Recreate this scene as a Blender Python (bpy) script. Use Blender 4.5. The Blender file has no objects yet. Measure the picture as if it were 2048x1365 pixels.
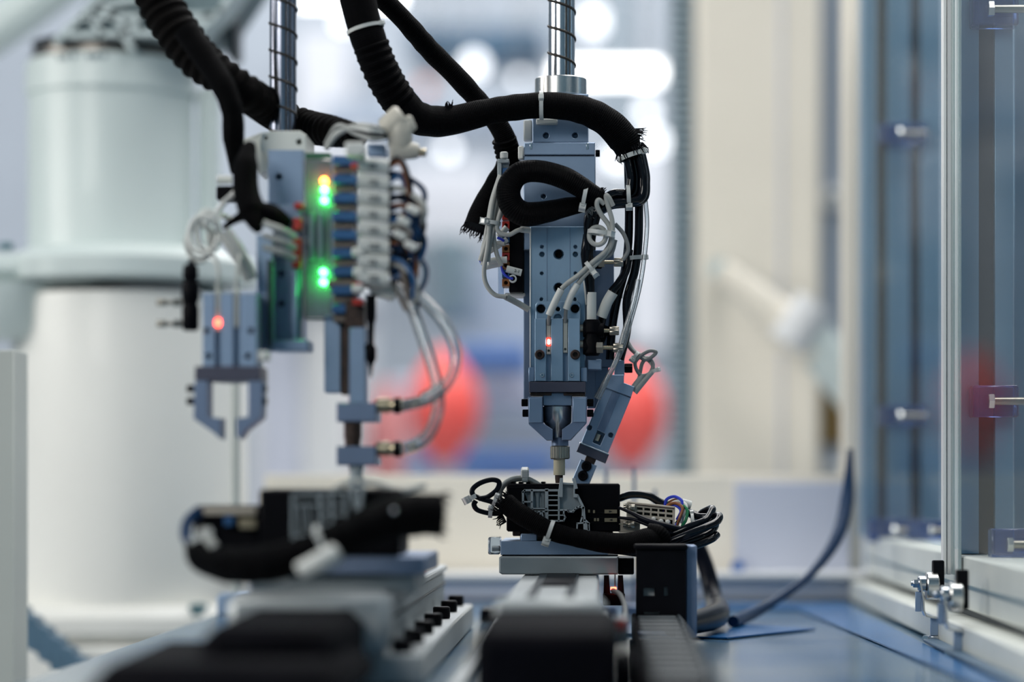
import bpy, bmesh, math, random
from mathutils import Vector, Matrix, Quaternion
random.seed(7)
R = math.radians
S = bpy.context.scene
COL = S.collection

# ------------------------------------------------------------------ camera, world, lights, exposure
LENS = 85.0
F = LENS * 2048 / 36.0          # focal length in pixels of the 2048x1365 frame
PX, PY = 1200.0, 960.0          # where the camera axis meets the picture
CAMZ = 1.05                     # camera height above the hall floor (table top is 0.924)
FOCUS = 1.86

cam = bpy.data.cameras.new('camera')
cam.lens = LENS; cam.sensor_width = 36.0
cam.shift_x = -(PX - 1024) / 2048; cam.shift_y = (PY - 682.5) / 2048
cam.clip_start = 0.02; cam.clip_end = 100
cam.dof.use_dof = True; cam.dof.focus_distance = FOCUS; cam.dof.aperture_fstop = 2.2
camo = bpy.data.objects.new('camera', cam); COL.objects.link(camo)
camo.location = (0, 0, CAMZ); camo.rotation_euler = (R(90), 0, 0)
S.camera = camo

wd = bpy.data.worlds.new('hall_light'); S.world = wd; wd.use_nodes = True
bg = wd.node_tree.nodes['Background']
bg.inputs[0].default_value = (0.62, 0.82, 1.0, 1); bg.inputs[1].default_value = 0.25

def area(name, loc, target, size, sizey, power, col):
    l = bpy.data.lights.new(name, 'AREA'); l.shape = 'RECTANGLE'; l.size = size; l.size_y = sizey
    l.energy = power; l.color = col
    o = bpy.data.objects.new(name, l); COL.objects.link(o); o.location = loc
    o.rotation_euler = (Vector(target) - Vector(loc)).to_track_quat('-Z', 'Y').to_euler()
    return o
area('ceiling_panel_left', (-3.0, 1.5, 2.3), (-0.4, 2.5, 1.05), 1.6, 1.2, 46, (1.0, 0.96, 0.90))
area('fill_light_front', (-1.7, -1.0, 2.5), (0.0, 2.6, 1.0), 1.4, 1.0, 38, (1.0, 0.97, 0.92))  # fill added behind the camera to lift front faces, no known lamp
area('ceiling_panel_back', (0.3, 4.6, 3.6), (0.1, 4.4, 0.9), 4.0, 2.4, 110, (1.0, 0.98, 0.96))
area('ceiling_panel_hall', (0.0, 7.2, 4.6), (0.0, 8.6, 1.2), 7.0, 1.6, 210, (0.97, 0.98, 1.0))
area('ceiling_panel_machine', (0.25, 2.0, 2.5), (0.05, 1.9, 1.0), 1.2, 0.5, 13, (1.0, 0.97, 0.93))

S.view_settings.view_transform = 'Standard'; S.view_settings.look = 'None'
S.view_settings.exposure = 0.05; S.view_settings.gamma = 1.0
S.view_settings.use_curve_mapping = False
try:
    S.cycles.use_denoising = True; S.cycles.max_bounces = 6; S.cycles.diffuse_bounces = 3; S.cycles.glossy_bounces = 3; S.cycles.transmission_bounces = 4; S.cycles.use_adaptive_sampling = True; S.cycles.adaptive_threshold = 0.04; S.cycles.adaptive_min_samples = 16
    S.cycles.transparent_max_bounces = 12
    S.cycles.caustics_reflective = False; S.cycles.caustics_refractive = False
    S.cycles.sample_clamp_indirect = 4.0
except Exception:
    pass

# ------------------------------------------------------------------ materials (all procedural)
MATS = {}
def nt(name):
    m = bpy.data.materials.new(name); m.use_nodes = True
    return m, m.node_tree.nodes, m.node_tree.links, m.node_tree.nodes['Principled BSDF']
def mat(name, col, rough=0.5, metal=0.0, var=0.06, nscale=60, bump=0.0, bscale=300, trans=0.0, ior=1.45, coat=0.0, spec=0.5, aniso=0.0):
    m, N, L, b = nt(name)
    b.inputs['Roughness'].default_value = rough; b.inputs['Metallic'].default_value = metal
    b.inputs['IOR'].default_value = ior; b.inputs['Transmission Weight'].default_value = trans
    b.inputs['Coat Weight'].default_value = coat; b.inputs['Specular IOR Level'].default_value = spec
    tc = N.new('ShaderNodeTexCoord'); n = N.new('ShaderNodeTexNoise')
    n.inputs['Scale'].default_value = nscale; n.inputs['Detail'].default_value = 3
    L.new(tc.outputs['Object'], n.inputs['Vector'])
    r = N.new('ShaderNodeValToRGB')
    a = [max(0, c * (1 - var)) for c in col]; z = [min(1, c * (1 + var)) for c in col]
    r.color_ramp.elements[0].position = 0.3; r.color_ramp.elements[1].position = 0.7
    r.color_ramp.elements[0].color = (*a, 1); r.color_ramp.elements[1].color = (*z, 1)
    L.new(n.outputs['Fac'], r.inputs['Fac']); L.new(r.outputs['Color'], b.inputs['Base Color'])
    if bump:
        n2 = N.new('ShaderNodeTexNoise'); n2.inputs['Scale'].default_value = bscale
        L.new(tc.outputs['Object'], n2.inputs['Vector'])
        bp = N.new('ShaderNodeBump'); bp.inputs['Strength'].default_value = bump; bp.inputs['Distance'].default_value = 0.001
        L.new(n2.outputs['Fac'], bp.inputs['Height']); L.new(bp.outputs['Normal'], b.inputs['Normal'])
    MATS[name] = m
    return m
def emit(name, col, strength):
    m, N, L, b = nt(name)
    b.inputs['Base Color'].default_value = (*[c * 0.5 for c in col], 1)
    b.inputs['Emission Color'].default_value = (*col, 1); b.inputs['Emission Strength'].default_value = strength
    MATS[name] = m
def braid(name, col, rough, su, sv, strength=0.6, spec=0.06):
    """woven sleeve: two crossing waves on the tube's own UV (u round, v metres along)"""
    m, N, L, b = nt(name)
    b.inputs['Base Color'].default_value = (*col, 1); b.inputs['Roughness'].default_value = rough
    b.inputs['Specular IOR Level'].default_value = spec
    uv = N.new('ShaderNodeUVMap'); uv.uv_map = 'UVMap'
    mp = N.new('ShaderNodeMapping'); mp.inputs['Scale'].default_value = (su, sv, 1)
    L.new(uv.outputs['UV'], mp.inputs['Vector'])
    w1 = N.new('ShaderNodeTexWave'); w1.bands_direction = 'Y'; w1.inputs['Scale'].default_value = 1.0
    w2 = N.new('ShaderNodeTexWave'); w2.bands_direction = 'X'; w2.inputs['Scale'].default_value = 1.0
    L.new(mp.outputs['Vector'], w1.inputs['Vector']); L.new(mp.outputs['Vector'], w2.inputs['Vector'])
    mx = N.new('ShaderNodeMath'); mx.operation = 'ADD'
    L.new(w1.outputs['Fac'], mx.inputs[0]); L.new(w2.outputs['Fac'], mx.inputs[1])
    bp = N.new('ShaderNodeBump'); bp.inputs['Strength'].default_value = strength; bp.inputs['Distance'].default_value = 0.0009
    L.new(mx.outputs[0], bp.inputs['Height']); L.new(bp.outputs['Normal'], b.inputs['Normal'])
    MATS[name] = m
def clear(name, tint, gloss_rough=0.05, edge=0.25, body=0.08, milk=(0.8, 0.85, 0.88)):
    """thin clear plastic: transparent with fresnel gloss and a little milky body"""
    m, N, L, b = nt(name); N.remove(b)
    out = N['Material Output']
    tr = N.new('ShaderNodeBsdfTransparent'); tr.inputs[0].default_value = (*tint, 1)
    gl = N.new('ShaderNodeBsdfGlossy'); gl.inputs['Roughness'].default_value = gloss_rough
    df = N.new('ShaderNodeBsdfDiffuse'); df.inputs[0].default_value = (*milk, 1)
    fr = N.new('ShaderNodeFresnel'); fr.inputs['IOR'].default_value = 1.49
    m1 = N.new('ShaderNodeMixShader'); m1.inputs[0].default_value = body
    L.new(tr.outputs[0], m1.inputs[1]); L.new(df.outputs[0], m1.inputs[2])
    sc = N.new('ShaderNodeMath'); sc.operation = 'MULTIPLY'; sc.inputs[1].default_value = edge * 4
    sc.use_clamp = True
    L.new(fr.outputs[0], sc.inputs[0])
    m2 = N.new('ShaderNodeMixShader'); L.new(sc.outputs[0], m2.inputs[0])
    L.new(m1.outputs[0], m2.inputs[1]); L.new(gl.outputs[0], m2.inputs[2])
    L.new(m2.outputs[0], out.inputs['Surface'])
    MATS[name] = m

mat('alu', (0.27, 0.365, 0.51), 0.42, 0.5, 0.05, 40, 0.05, 900)
mat('alu_plate', (0.29, 0.42, 0.56), 0.40, 0.5, 0.06, 30, 0.06, 1200)
mat('alu_dark', (0.19, 0.25, 0.37), 0.42, 0.5, 0.06, 40)
mat('jaw_dark', (0.085, 0.085, 0.12), 0.4, 0.4, 0.08, 40)
mat('chrome', (0.56, 0.58, 0.62), 0.16, 1.0, 0.03, 30)
mat('steel', (0.62, 0.62, 0.61), 0.24, 1.0, 0.05, 60)
mat('steel_groove', (0.035, 0.03, 0.025), 0.5, 0.3, 0.2, 90)
mat('brass', (0.50, 0.43, 0.30), 0.28, 0.9, 0.08, 80)
mat('nickel', (0.36, 0.33, 0.28), 0.30, 0.95, 0.06, 80)
mat('black_plastic', (0.003, 0.003, 0.0045), 0.5, 0, 0.2, 60, spec=0.07)
mat('black_metal', (0.004, 0.004, 0.006), 0.4, 0.0, 0.2, 60, spec=0.1)
mat('ring_bronze', (0.14, 0.13, 0.12), 0.3, 0.8, 0.2, 30)
mat('chrome_shaded', (0.30, 0.32, 0.39), 0.2, 1.0, 0.05, 30)  # darker copy of chrome, dimmer reflections put into the colour
mat('rust_black', (0.045, 0.026, 0.020), 0.45, 0.3, 0.5, 200)
mat('black_tube', (0.003, 0.0035, 0.006), 0.07, 0, 0.1, 50, spec=0.38)
mat('black_cable', (0.004, 0.005, 0.010), 0.32, 0, 0.1, 50, spec=0.15)
mat('fray', (0.006, 0.006, 0.008), 0.8, 0, 0.2, 80, spec=0.1)
braid('braid', (0.004, 0.004, 0.005), 0.6, 22, 230, 0.9, 0.035)
braid('braid_fine', (0.004, 0.004, 0.005), 0.5, 22, 190, 1.0, 0.07)
braid('corrugated', (0.004, 0.0035, 0.0035), 0.6, 30, 90, 0.5, 0.03)
mat('grey_cable', (0.42, 0.43, 0.41), 0.42, 0, 0.05, 60)
mat('grey_cable_dark', (0.24, 0.25, 0.25), 0.42, 0, 0.05, 60)
mat('sleeve_white', (0.70, 0.71, 0.68), 0.5, 0, 0.04, 80)
mat('tie_white', (0.72, 0.74, 0.72), 0.38, 0, 0.04, 80, trans=0.15)
mat('sensor_beige', (0.52, 0.52, 0.47), 0.45, 0, 0.05, 80)
mat('beige_plastic', (0.46, 0.41, 0.34), 0.5, 0, 0.06, 80)
mat('tip_beige', (0.52, 0.47, 0.34), 0.5, 0, 0.06, 80)
mat('grey_plastic', (0.33, 0.38, 0.41), 0.5, 0, 0.05, 80)
mat('robot_white', (0.62, 0.70, 0.69), 0.42, 0, 0.03, 8, coat=0.15)
mat('robot_cream', (0.84, 0.84, 0.80), 0.45, 0, 0.03, 8, coat=0.1)
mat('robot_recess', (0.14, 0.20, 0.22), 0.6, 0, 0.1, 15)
mat('post_grey', (0.50, 0.53, 0.50), 0.5, 0, 0.04, 10)
mat('robot_grey', (0.52, 0.60, 0.61), 0.5, 0.1, 0.05, 15)
mat('bolt_teal', (0.10, 0.20, 0.23), 0.4, 0.3, 0.1, 60)
mat('cream_paint', (0.87, 0.81, 0.70), 0.6, 0, 0.03, 6)
mat('white_paint', (0.78, 0.79, 0.80), 0.5, 0, 0.03, 6)
mat('lavender_paint', (0.62, 0.65, 0.76), 0.5, 0, 0.04, 6)
mat('hall_wall', (0.46, 0.50, 0.55), 0.7, 0, 0.10, 1.2)
mat('hall_floor', (0.40, 0.42, 0.44), 0.5, 0, 0.08, 2)
mat('blocker_wall', (0.24, 0.38, 0.46), 0.7, 0, 0.1, 3)
mat('machine_grey', (0.40, 0.46, 0.55), 0.5, 0, 0.06, 5)
mat('machine_teal', (0.16, 0.23, 0.27), 0.5, 0, 0.1, 5)
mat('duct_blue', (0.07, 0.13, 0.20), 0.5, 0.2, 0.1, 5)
mat('red_cover', (1.0, 0.13, 0.11), 0.35, 0, 0.05, 8)
mat('pink_cover', (0.80, 0.30, 0.30), 0.4, 0, 0.05, 8)
mat('blue_bin', (0.04, 0.14, 0.42), 0.4, 0, 0.08, 8)
mat('orange_mark', (0.85, 0.20, 0.04), 0.4, 0, 0.05, 20)
mat('ochre', (0.23, 0.15, 0.05), 0.6, 0, 0.1, 12)
mat('slat', (0.33, 0.42, 0.48), 0.5, 0.2, 0.1, 30)
mat('profile', (0.21, 0.34, 0.46), 0.38, 0.5, 0.05, 20)
mat('profile_light', (0.74, 0.76, 0.71), 0.4, 0.15, 0.05, 20)
mat('slot_dark', (0.022, 0.032, 0.04), 0.5, 0.2, 0.1, 30)
mat('edge_white', (0.93, 0.93, 0.91), 0.3, 0.0, 0.03, 20)
mat('edge_green', (0.38, 0.46, 0.46), 0.25, 0, 0.04, 20)
mat('wire_blue', (0.015, 0.04, 0.50), 0.4, 0, 0.05, 60)
mat('wire_brown', (0.22, 0.08, 0.03), 0.4, 0, 0.05, 60)
mat('wire_green', (0.02, 0.22, 0.09), 0.4, 0, 0.05, 60)
mat('terminal_orange', (0.30, 0.11, 0.03), 0.45, 0, 0.1, 60)
mat('terminal_red', (0.45, 0.03, 0.02), 0.4, 0, 0.1, 60)
mat('terminal_blue', (0.02, 0.10, 0.26), 0.4, 0, 0.1, 60)
mat('terminal_brown', (0.16, 0.13, 0.11), 0.5, 0, 0.1, 60)
mat('pcb', (0.02, 0.13, 0.06), 0.4, 0, 0.3, 150)
mat('ink', (0.01, 0.01, 0.012), 0.6)
mat('label_tan', (0.24, 0.21, 0.14), 0.6, 0, 0.06, 90)
mat('carrier_blue', (0.08, 0.16, 0.24), 0.5, 0, 0.08, 30)
mat('blue_cable', (0.010, 0.035, 0.09), 0.4, 0, 0.05, 40, spec=0.15)
mat('actuator', (0.30, 0.34, 0.36), 0.42, 0.3, 0.05, 20)
mat('actuator_light', (0.46, 0.49, 0.50), 0.42, 0.25, 0.05, 20)
mat('motor_black', (0.004, 0.004, 0.006), 0.7, 0, 0.2, 30, spec=0.04)
mat('chain_grey', (0.10, 0.115, 0.125), 0.5, 0, 0.1, 40)
mat('fitting_cream', (0.56, 0.53, 0.46), 0.5, 0, 0.05, 60)
clear('acrylic', (0.93, 0.96, 0.97), 0.04, 0.025, 0.012)
clear('acrylic_block', (0.78, 0.86, 0.95), 0.06, 0.45, 0.16)
clear('tube_clear', (0.84, 0.88, 0.90), 0.06, 0.40, 0.22)
emit('led_red', (1.0, 0.06, 0.03), 14)
emit('led_core', (1.0, 0.55, 0.45), 14)
emit('led_green', (0.05, 1.0, 0.12), 26)
emit('led_orange', (1.0, 0.25, 0.03), 18)
emit('lamp', (1.0, 0.99, 0.97), 5.0)
emit('lamp_soft', (0.95, 0.97, 1.0), 3.0)
emit('window_light', (0.92, 0.94, 1.0), 0.38)
clear('hinge_clear', (0.40, 0.55, 0.88), 0.06, 0.3, 0.35, (0.05, 0.12, 0.36))
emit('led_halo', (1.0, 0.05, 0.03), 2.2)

def film_mat():
    m, N, L, b = nt('table_film')
    tc = N.new('ShaderNodeTexCoord'); n = N.new('ShaderNodeTexNoise'); n.inputs['Scale'].default_value = 7; n.inputs['Detail'].default_value = 2
    L.new(tc.outputs['Object'], n.inputs['Vector'])
    r = N.new('ShaderNodeValToRGB')
    r.color_ramp.elements[0].position = 0.38; r.color_ramp.elements[0].color = (0.04, 0.15, 0.29, 1)
    r.color_ramp.elements[1].position = 0.62; r.color_ramp.elements[1].color = (0.16, 0.25, 0.33, 1)
    L.new(n.outputs['Fac'], r.inputs['Fac']); L.new(r.outputs['Color'], b.inputs['Base Color'])
    b.inputs['Roughness'].default_value = 0.16; b.inputs['Metallic'].default_value = 0.35
    MATS['table_film'] = m
film_mat()
mat('blue_film', (0.02, 0.15, 0.40), 0.2, 0.1, 0.1, 12)

# ------------------------------------------------------------------ geometry helpers
def W(x, y, d):
    """the point that the photograph shows at pixel (x, y), d metres out along the camera axis"""
    return Vector(((x - PX) / F * d, d, CAMZ + (PY - y) / F * d))
def M(px, d): return px / F * d           # pixels -> metres at depth d
def K(o, **kw):
    for k, v in kw.items(): o[k] = v
    return o
def thing(name, label, cat, loc, group=None):
    o = bpy.data.objects.new(name, None); COL.objects.link(o); o.location = loc
    o.empty_display_size = 0.01
    o['label'] = label; o['category'] = cat
    if group: o['group'] = group
    return o
def root_of(o):
    while o.parent: o = o.parent
    return o
def put(name, bm, m, parent=None, smooth=38, label=None):
    me = bpy.data.meshes.new(name)
    off = Vector(root_of(parent).location) if parent else None
    if off is None:
        lo = Vector((min(v.co[i] for v in bm.verts) for i in range(3))); hi = Vector((max(v.co[i] for v in bm.verts) for i in range(3)))
        off = (lo + hi) / 2; off.z = lo.z
    for v in bm.verts: v.co -= off
    bmesh.ops.recalc_face_normals(bm, faces=bm.faces[:])
    bm.to_mesh(me); bm.free()
    me.materials.append(MATS[m])
    for p in me.polygons: p.use_smooth = True
    me.set_sharp_from_angle(angle=R(smooth))
    o = bpy.data.objects.new(name, me); COL.objects.link(o)
    if parent: o.parent = parent
    else: o.location = off
    if label: o['label'] = label
    return o
def solo(name, bm, m, label, cat, group=None, smooth=38):
    o = put(name, bm, m, None, smooth); o['label'] = label; o['category'] = cat
    if group: o['group'] = group
    return o
def struct(name, bm, m, label=None):
    o = put(name, bm, m); o['kind'] = 'structure'
    if label: o['label'] = label
    return o
def NB(): return bmesh.new()
def bx(bm, lo, hi, bev=0.0, rot=None):
    """box between two corners, optionally bevelled"""
    lo, hi = Vector(lo), Vector(hi)
    g = bmesh.ops.create_cube(bm, size=1.0)
    vs = g['verts']
    c = (lo + hi) / 2; s = hi - lo
    for v in vs: v.co = Vector((v.co.x * s.x, v.co.y * s.y, v.co.z * s.z)) + c
    if bev:
        es = list({e for v in vs for e in v.link_edges})
        r = bmesh.ops.bevel(bm, geom=es, offset=min(bev, abs(s.x) * .45, abs(s.y) * .45, abs(s.z) * .45), segments=1, affect='EDGES', profile=0.5)
        vs = list({v for f in r['faces'] for v in f.verts} | {v for v in vs if v.is_valid})
    if rot:
        q = rot
        for v in vs: v.co = q @ (v.co - c) + c
    return vs
def B(x0, y0, x1, y1, d, t, bev=0.0006, bm=None):
    """box whose front face covers the pixels x0..x1, y0..y1 at depth d and that is t metres thick"""
    bm = bm or NB()
    a, b = W(x0, y1, d), W(x1, y0, d)
    bx(bm, (a.x, d, a.z), (b.x, d + t, b.z), bev)
    return bm
def rotz_px(vs, cx, cy, d, deg):
    c = W(cx, cy, d); q = Quaternion((0, 1, 0), R(deg))
    for v in vs: v.co = q @ (v.co - c) + c
def frame_of(t):
    t = t.normalized(); up = Vector((0, 0, 1)) if abs(t.z) < 0.9 else Vector((0, 1, 0))
    a = t.cross(up).normalized(); return a, t.cross(a).normalized()
def cyl(bm, p0, p1, r0, r1=None, n=20, caps=True, bev=0.0):
    p0, p1 = Vector(p0), Vector(p1); r1 = r0 if r1 is None else r1
    prof = [(0, r0), (1, r1)]
    if bev:
        l = (p1 - p0).length; k = min(bev / l, .4)
        prof = [(0, r0 - bev), (k, r0), (1 - k, r1), (1, r1 - bev)]
    return lathe(bm, p0, p1, prof, n, caps)
def lathe(bm, p0, p1, prof, n=24, caps=True):
    """profile of (fraction along p0..p1, radius)"""
    p0, p1 = Vector(p0), Vector(p1); ax = p1 - p0; a, b = frame_of(ax)
    rings = []
    for t, r in prof:
        c = p0 + ax * t
        rings.append([bm.verts.new(c + (a * math.cos(2 * math.pi * i / n) + b * math.sin(2 * math.pi * i / n)) * max(r, 1e-6)) for i in range(n)])
    for k in range(len(rings) - 1):
        for i in range(n):
            j = (i + 1) % n
            bm.faces.new((rings[k][i], rings[k][j], rings[k + 1][j], rings[k + 1][i]))
    if caps:
        bm.faces.new(rings[0][::-1]); bm.faces.new(rings[-1])
    return [v for r in rings for v in r]
def smooth_path(pts, per=8):
    out = []
    P = [pts[0] * 2 - pts[1]] + list(pts) + [pts[-1] * 2 - pts[-2]]
    for i in range(1, len(P) - 2):
        p0, p1, p2, p3 = P[i - 1], P[i], P[i + 1], P[i + 2]
        for k in range(per):
            t = k / per
            out.append(0.5 * ((2 * p1) + (p2 - p0) * t + (2 * p0 - 5 * p1 + 4 * p2 - p3) * t * t + (3 * p1 - p0 - 3 * p2 + p3) * t ** 3))
    out.append(pts[-1].copy())
    return out
def resample(path, rads, step):
    """even steps along a polyline; returns points, radii and the running length"""
    L = [0.0]
    for i in range(1, len(path)): L.append(L[-1] + (path[i] - path[i - 1]).length)
    n = max(2, int(L[-1] / step)); P, Q, A = [], [], []
    j = 0
    for k in range(n + 1):
        s = L[-1] * k / n
        while j < len(L) - 2 and L[j + 1] < s: j += 1
        f = (s - L[j]) / max(1e-9, L[j + 1] - L[j])
        P.append(path[j].lerp(path[j + 1], f)); Q.append(rads[j] * (1 - f) + rads[j + 1] * f); A.append(s)
    return P, Q, A
def tube(bm, pts, r, n=12, per=8, step=None, ridge=None, caps=True, wob=0.0):
    """sweep a round section along a smoothed path. r: radius or one per point. ridge=(pitch, height): rings"""
    k = len(pts)
    rr = [r] * k if not isinstance(r, (list, tuple)) else list(r)
    path = smooth_path(pts, per) if per > 1 else list(pts)
    rads = []
    for i in range(len(path)):
        t = i / (len(path) - 1) * (k - 1); a = min(int(t), k - 2); rads.append(rr[a] * (1 - (t - a)) + rr[a + 1] * (t - a))
    if ridge: step = ridge[0] / 6
    if step: path, rads, A = resample(path, rads, step)
    else:
        A = [0.0]
        for i in range(1, len(path)): A.append(A[-1] + (path[i] - path[i - 1]).length)
    uvl = bm.loops.layers.uv.get('UVMap') or bm.loops.layers.uv.new('UVMap')
    nrm = None; rings = []; N = len(path)
    for i, p in enumerate(path):
        t = (path[min(i + 1, N - 1)] - path[max(i - 1, 0)]).normalized()
        if nrm is None: nrm, _ = frame_of(t)
        nrm = (nrm - t * nrm.dot(t)).normalized(); bn = t.cross(nrm)
        q = rads[i]
        if ridge: q += ridge[1] * math.sin(2 * math.pi * A[i] / ridge[0])
        if wob: q *= 1 + wob * math.sin(A[i] * 310 + 2 * math.sin(A[i] * 97)) 
        rings.append([bm.verts.new(p + (nrm * math.cos(2 * math.pi * j / n) + bn * math.sin(2 * math.pi * j / n)) * q) for j in range(n)])
    for i in range(N - 1):
        for j in range(n):
            h = (j + 1) % n
            f = bm.faces.new((rings[i][j], rings[i][h], rings[i + 1][h], rings[i + 1][j]))
            for lp, (uu, vv) in zip(f.loops, ((j / n, A[i]), ((j + 1) / n, A[i]), ((j + 1) / n, A[i + 1]), (j / n, A[i + 1]))): lp[uvl].uv = (uu, vv)
    if caps:
        bm.faces.new(rings[0][::-1]); bm.faces.new(rings[-1])
    return path
def T(pts, rpx, bm=None, **kw):
    """tube through (x, y, depth) picture points, radius in pixels at each depth"""
    bm = bm or NB(); rp = [rpx] * len(pts) if not isinstance(rpx, (list, tuple)) else rpx
    tube(bm, [W(*p) for p in pts], [M(a, p[2]) for a, p in zip(rp, pts)], **kw)
    return bm
def offset_poly(pts, c):
    out = []; n = len(pts)
    area2 = sum(pts[i][0] * pts[(i + 1) % n][1] - pts[(i + 1) % n][0] * pts[i][1] for i in range(n))
    sg = 1 if area2 > 0 else -1
    for i in range(n):
        p0, p1, p2 = pts[i - 1], pts[i], pts[(i + 1) % n]
        e1 = (p1[0] - p0[0], p1[1] - p0[1]); e2 = (p2[0] - p1[0], p2[1] - p1[1])
        l1 = math.hypot(*e1) or 1; l2 = math.hypot(*e2) or 1
        n1 = (-e1[1] / l1 * sg, e1[0] / l1 * sg); n2 = (-e2[1] / l2 * sg, e2[0] / l2 * sg)
        k = 1 + n1[0] * n2[0] + n1[1] * n2[1]
        k = max(k, 0.35)
        out.append((p1[0] + c * (n1[0] + n2[0]) / k, p1[1] + c * (n1[1] + n2[1]) / k))
    return out
def circ(x, y, r, n=20): return [(x + r * math.cos(2 * math.pi * i / n), y + r * math.sin(2 * math.pi * i / n)) for i in range(n)]
def rect(x0, y0, x1, y1): return [(x0, y0), (x1, y0), (x1, y1), (x0, y1)]
def plate(outline, holes, d, t, hd=None, ch=1.2, hch=1.0, bm=None):
    """plate in the picture plane: outline and holes in pixels at depth d, t metres thick, real recesses hd deep, chamfered edges"""
    bm = bm or NB(); hd = min(hd or t * .7, t * .95); u = M(1, d)
    def ring(pts, dd): return [bm.verts.new((( x - PX) * u, dd, CAMZ + (PY - y) * u)) for x, y in pts]
    def band(a, b):
        for i in range(len(a)):
            j = (i + 1) % len(a); bm.faces.new((a[i], a[j], b[j], b[i]))
    edges = []
    fr = ring(offset_poly(outline, ch) if ch else outline, d)
    def loop_edges(r):
        for i in range(len(r)): edges.append(bm.edges.get((r[i], r[(i + 1) % len(r)])) or bm.edges.new((r[i], r[(i + 1) % len(r)])))
    loop_edges(fr)
    hr = []
    for h in holes:
        a = ring(offset_poly(h, -hch), d); loop_edges(a); hr.append((h, a))
    bmesh.ops.triangle_fill(bm, use_beauty=True, use_dissolve=False, edges=edges)
    mid = ring(outline, d + ch * u) if ch else fr
    if ch: band(fr, mid)
    bk = ring(outline, d + t); band(mid, bk); bm.faces.new(bk)
    for h, a in hr:
        b = ring(h, d + hch * u); c = ring(h, d + hd); band(a, b); band(b, c); bm.faces.new(c)
    return bm
def prism(outline, d, t, ch=1.0, bm=None): return plate(outline, [], d, t, None, ch, 0, bm)
def ribs(paths, d, t, bm=None):
    """flat bars along picture polylines: (points, width px)"""
    bm = bm or NB()
    for pts, w in paths:
        for i in range(len(pts) - 1):
            (x0, y0), (x1, y1) = pts[i], pts[i + 1]; l = math.hypot(x1 - x0, y1 - y0) or 1
            ux, uy = (x1 - x0) / l, (y1 - y0) / l; e = w * .5
            x0 -= ux * e * .9; y0 -= uy * e * .9; x1 += ux * e * .9; y1 += uy * e * .9
            q = [(x0 - uy * e, y0 + ux * e), (x1 - uy * e, y1 + ux * e), (x1 + uy * e, y1 - ux * e), (x0 + uy * e, y0 - ux * e)]
            prism(q, d, t, 0.35, bm)
    return bm
def screw(x, y, d, r, parent, m='black_metal', h=0.003, name='screw', n=16, label=None):
    """socket head screw facing the camera, with its hexagon recess"""
    bm = NB(); u = M(1, d); c = W(x, y, d)
    R0 = r * u; y0, y1 = d - h, d + h
    lathe(bm, (c.x, y1, c.z), (c.x, y0, c.z), [(0, R0), (.85, R0), (1, R0 * .85), (1, R0 * .5), (.55, R0 * .45), (.55, 0)], n, True)
    return put(name, bm, m, parent, 30, label)
def side_screw(x, y, d, wpx, hpx, sgn, parent, m='black_metal', name='screw'):
    """knurled cap screw lying along x, head outwards"""
    bm = NB(); a = W(x - sgn * wpx / 2, y, d); b = W(x + sgn * wpx / 2, y, d); r = M(hpx / 2, d)
    knurl(bm, a, b, r, 18, M(0.9, d)); 
    return put(name, bm, m, parent, 20)
def knurl(bm, p0, p1, r, n=18, dep=0.0004):
    p0, p1 = Vector(p0), Vector(p1); ax = p1 - p0; a, b = frame_of(ax); m = n * 2
    rings = []
    for t, k in ((0, .9), (.08, 1), (.92, 1), (1, .88)):
        rings.append([bm.verts.new(p0 + ax * t + (a * math.cos(2 * math.pi * i / m) + b * math.sin(2 * math.pi * i / m)) * ((r - (dep if i % 2 else 0)) * k)) for i in range(m)])
    for k in range(3):
        for i in range(m):
            j = (i + 1) % m; bm.faces.new((rings[k][i], rings[k][j], rings[k + 1][j], rings[k + 1][i]))
    bm.faces.new(rings[0][::-1]); bm.faces.new(rings[-1])
def tie(parent, c, ax, r, head, wpx=9, d=FOCUS, hs=1.0, name='cable_tie', m='tie_white'):
    """cable tie: flat band round a bundle (centre c, axis ax, radius r) with its square head and cut tail towards `head`"""
    ax = Vector(ax).normalized(); w = M(wpx, d) / 2; th = M(1.6, d)
    bm = NB()
    lathe(bm, c - ax * w, c + ax * w, [(0, r), (0, r + th), (1, r + th), (1, r), (0, r)], 24, False)
    h = Vector(head).normalized(); h = (h - ax * h.dot(ax)).normalized(); s = h.cross(ax).normalized()
    hw = M(6.5, d) * hs
    mtx = Matrix((ax, s, h)).transposed()
    hc = c + h * (r + hw * .5)
    g = bmesh.ops.create_cube(bm, size=1.0)['verts']
    for v in g: v.co = hc + mtx @ Vector((v.co.x * max(w * 2.6, hw * 1.5), v.co.y * hw * 1.9, v.co.z * hw * 1.7))
    bmesh.ops.bevel(bm, geom=list({e for v in g for e in v.link_edges}), offset=hw * .22, segments=1, affect='EDGES')
    tail = hc + s * hw * 1.0
    g = bmesh.ops.create_cube(bm, size=1.0)['verts']
    for v in g: v.co = tail + mtx @ Vector((v.co.x * w * 1.5, v.co.y * hw * 1.0, v.co.z * hw * .4))
    return put(name, bm, m, parent, 30)
def tie_px(parent, x, y, d, dirx, diry, rpx, hx, hy, hd=0.0, wpx=9, hs=1.0, name='cable_tie'):
    """tie round a bundle running along picture direction (dirx, diry), head towards (hx, hy, hd towards camera)"""
    return tie(parent, W(x, y, d), (dirx, 0, -diry), M(rpx, d), (hx, -hd, -hy), wpx, d, hs, name)
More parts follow.
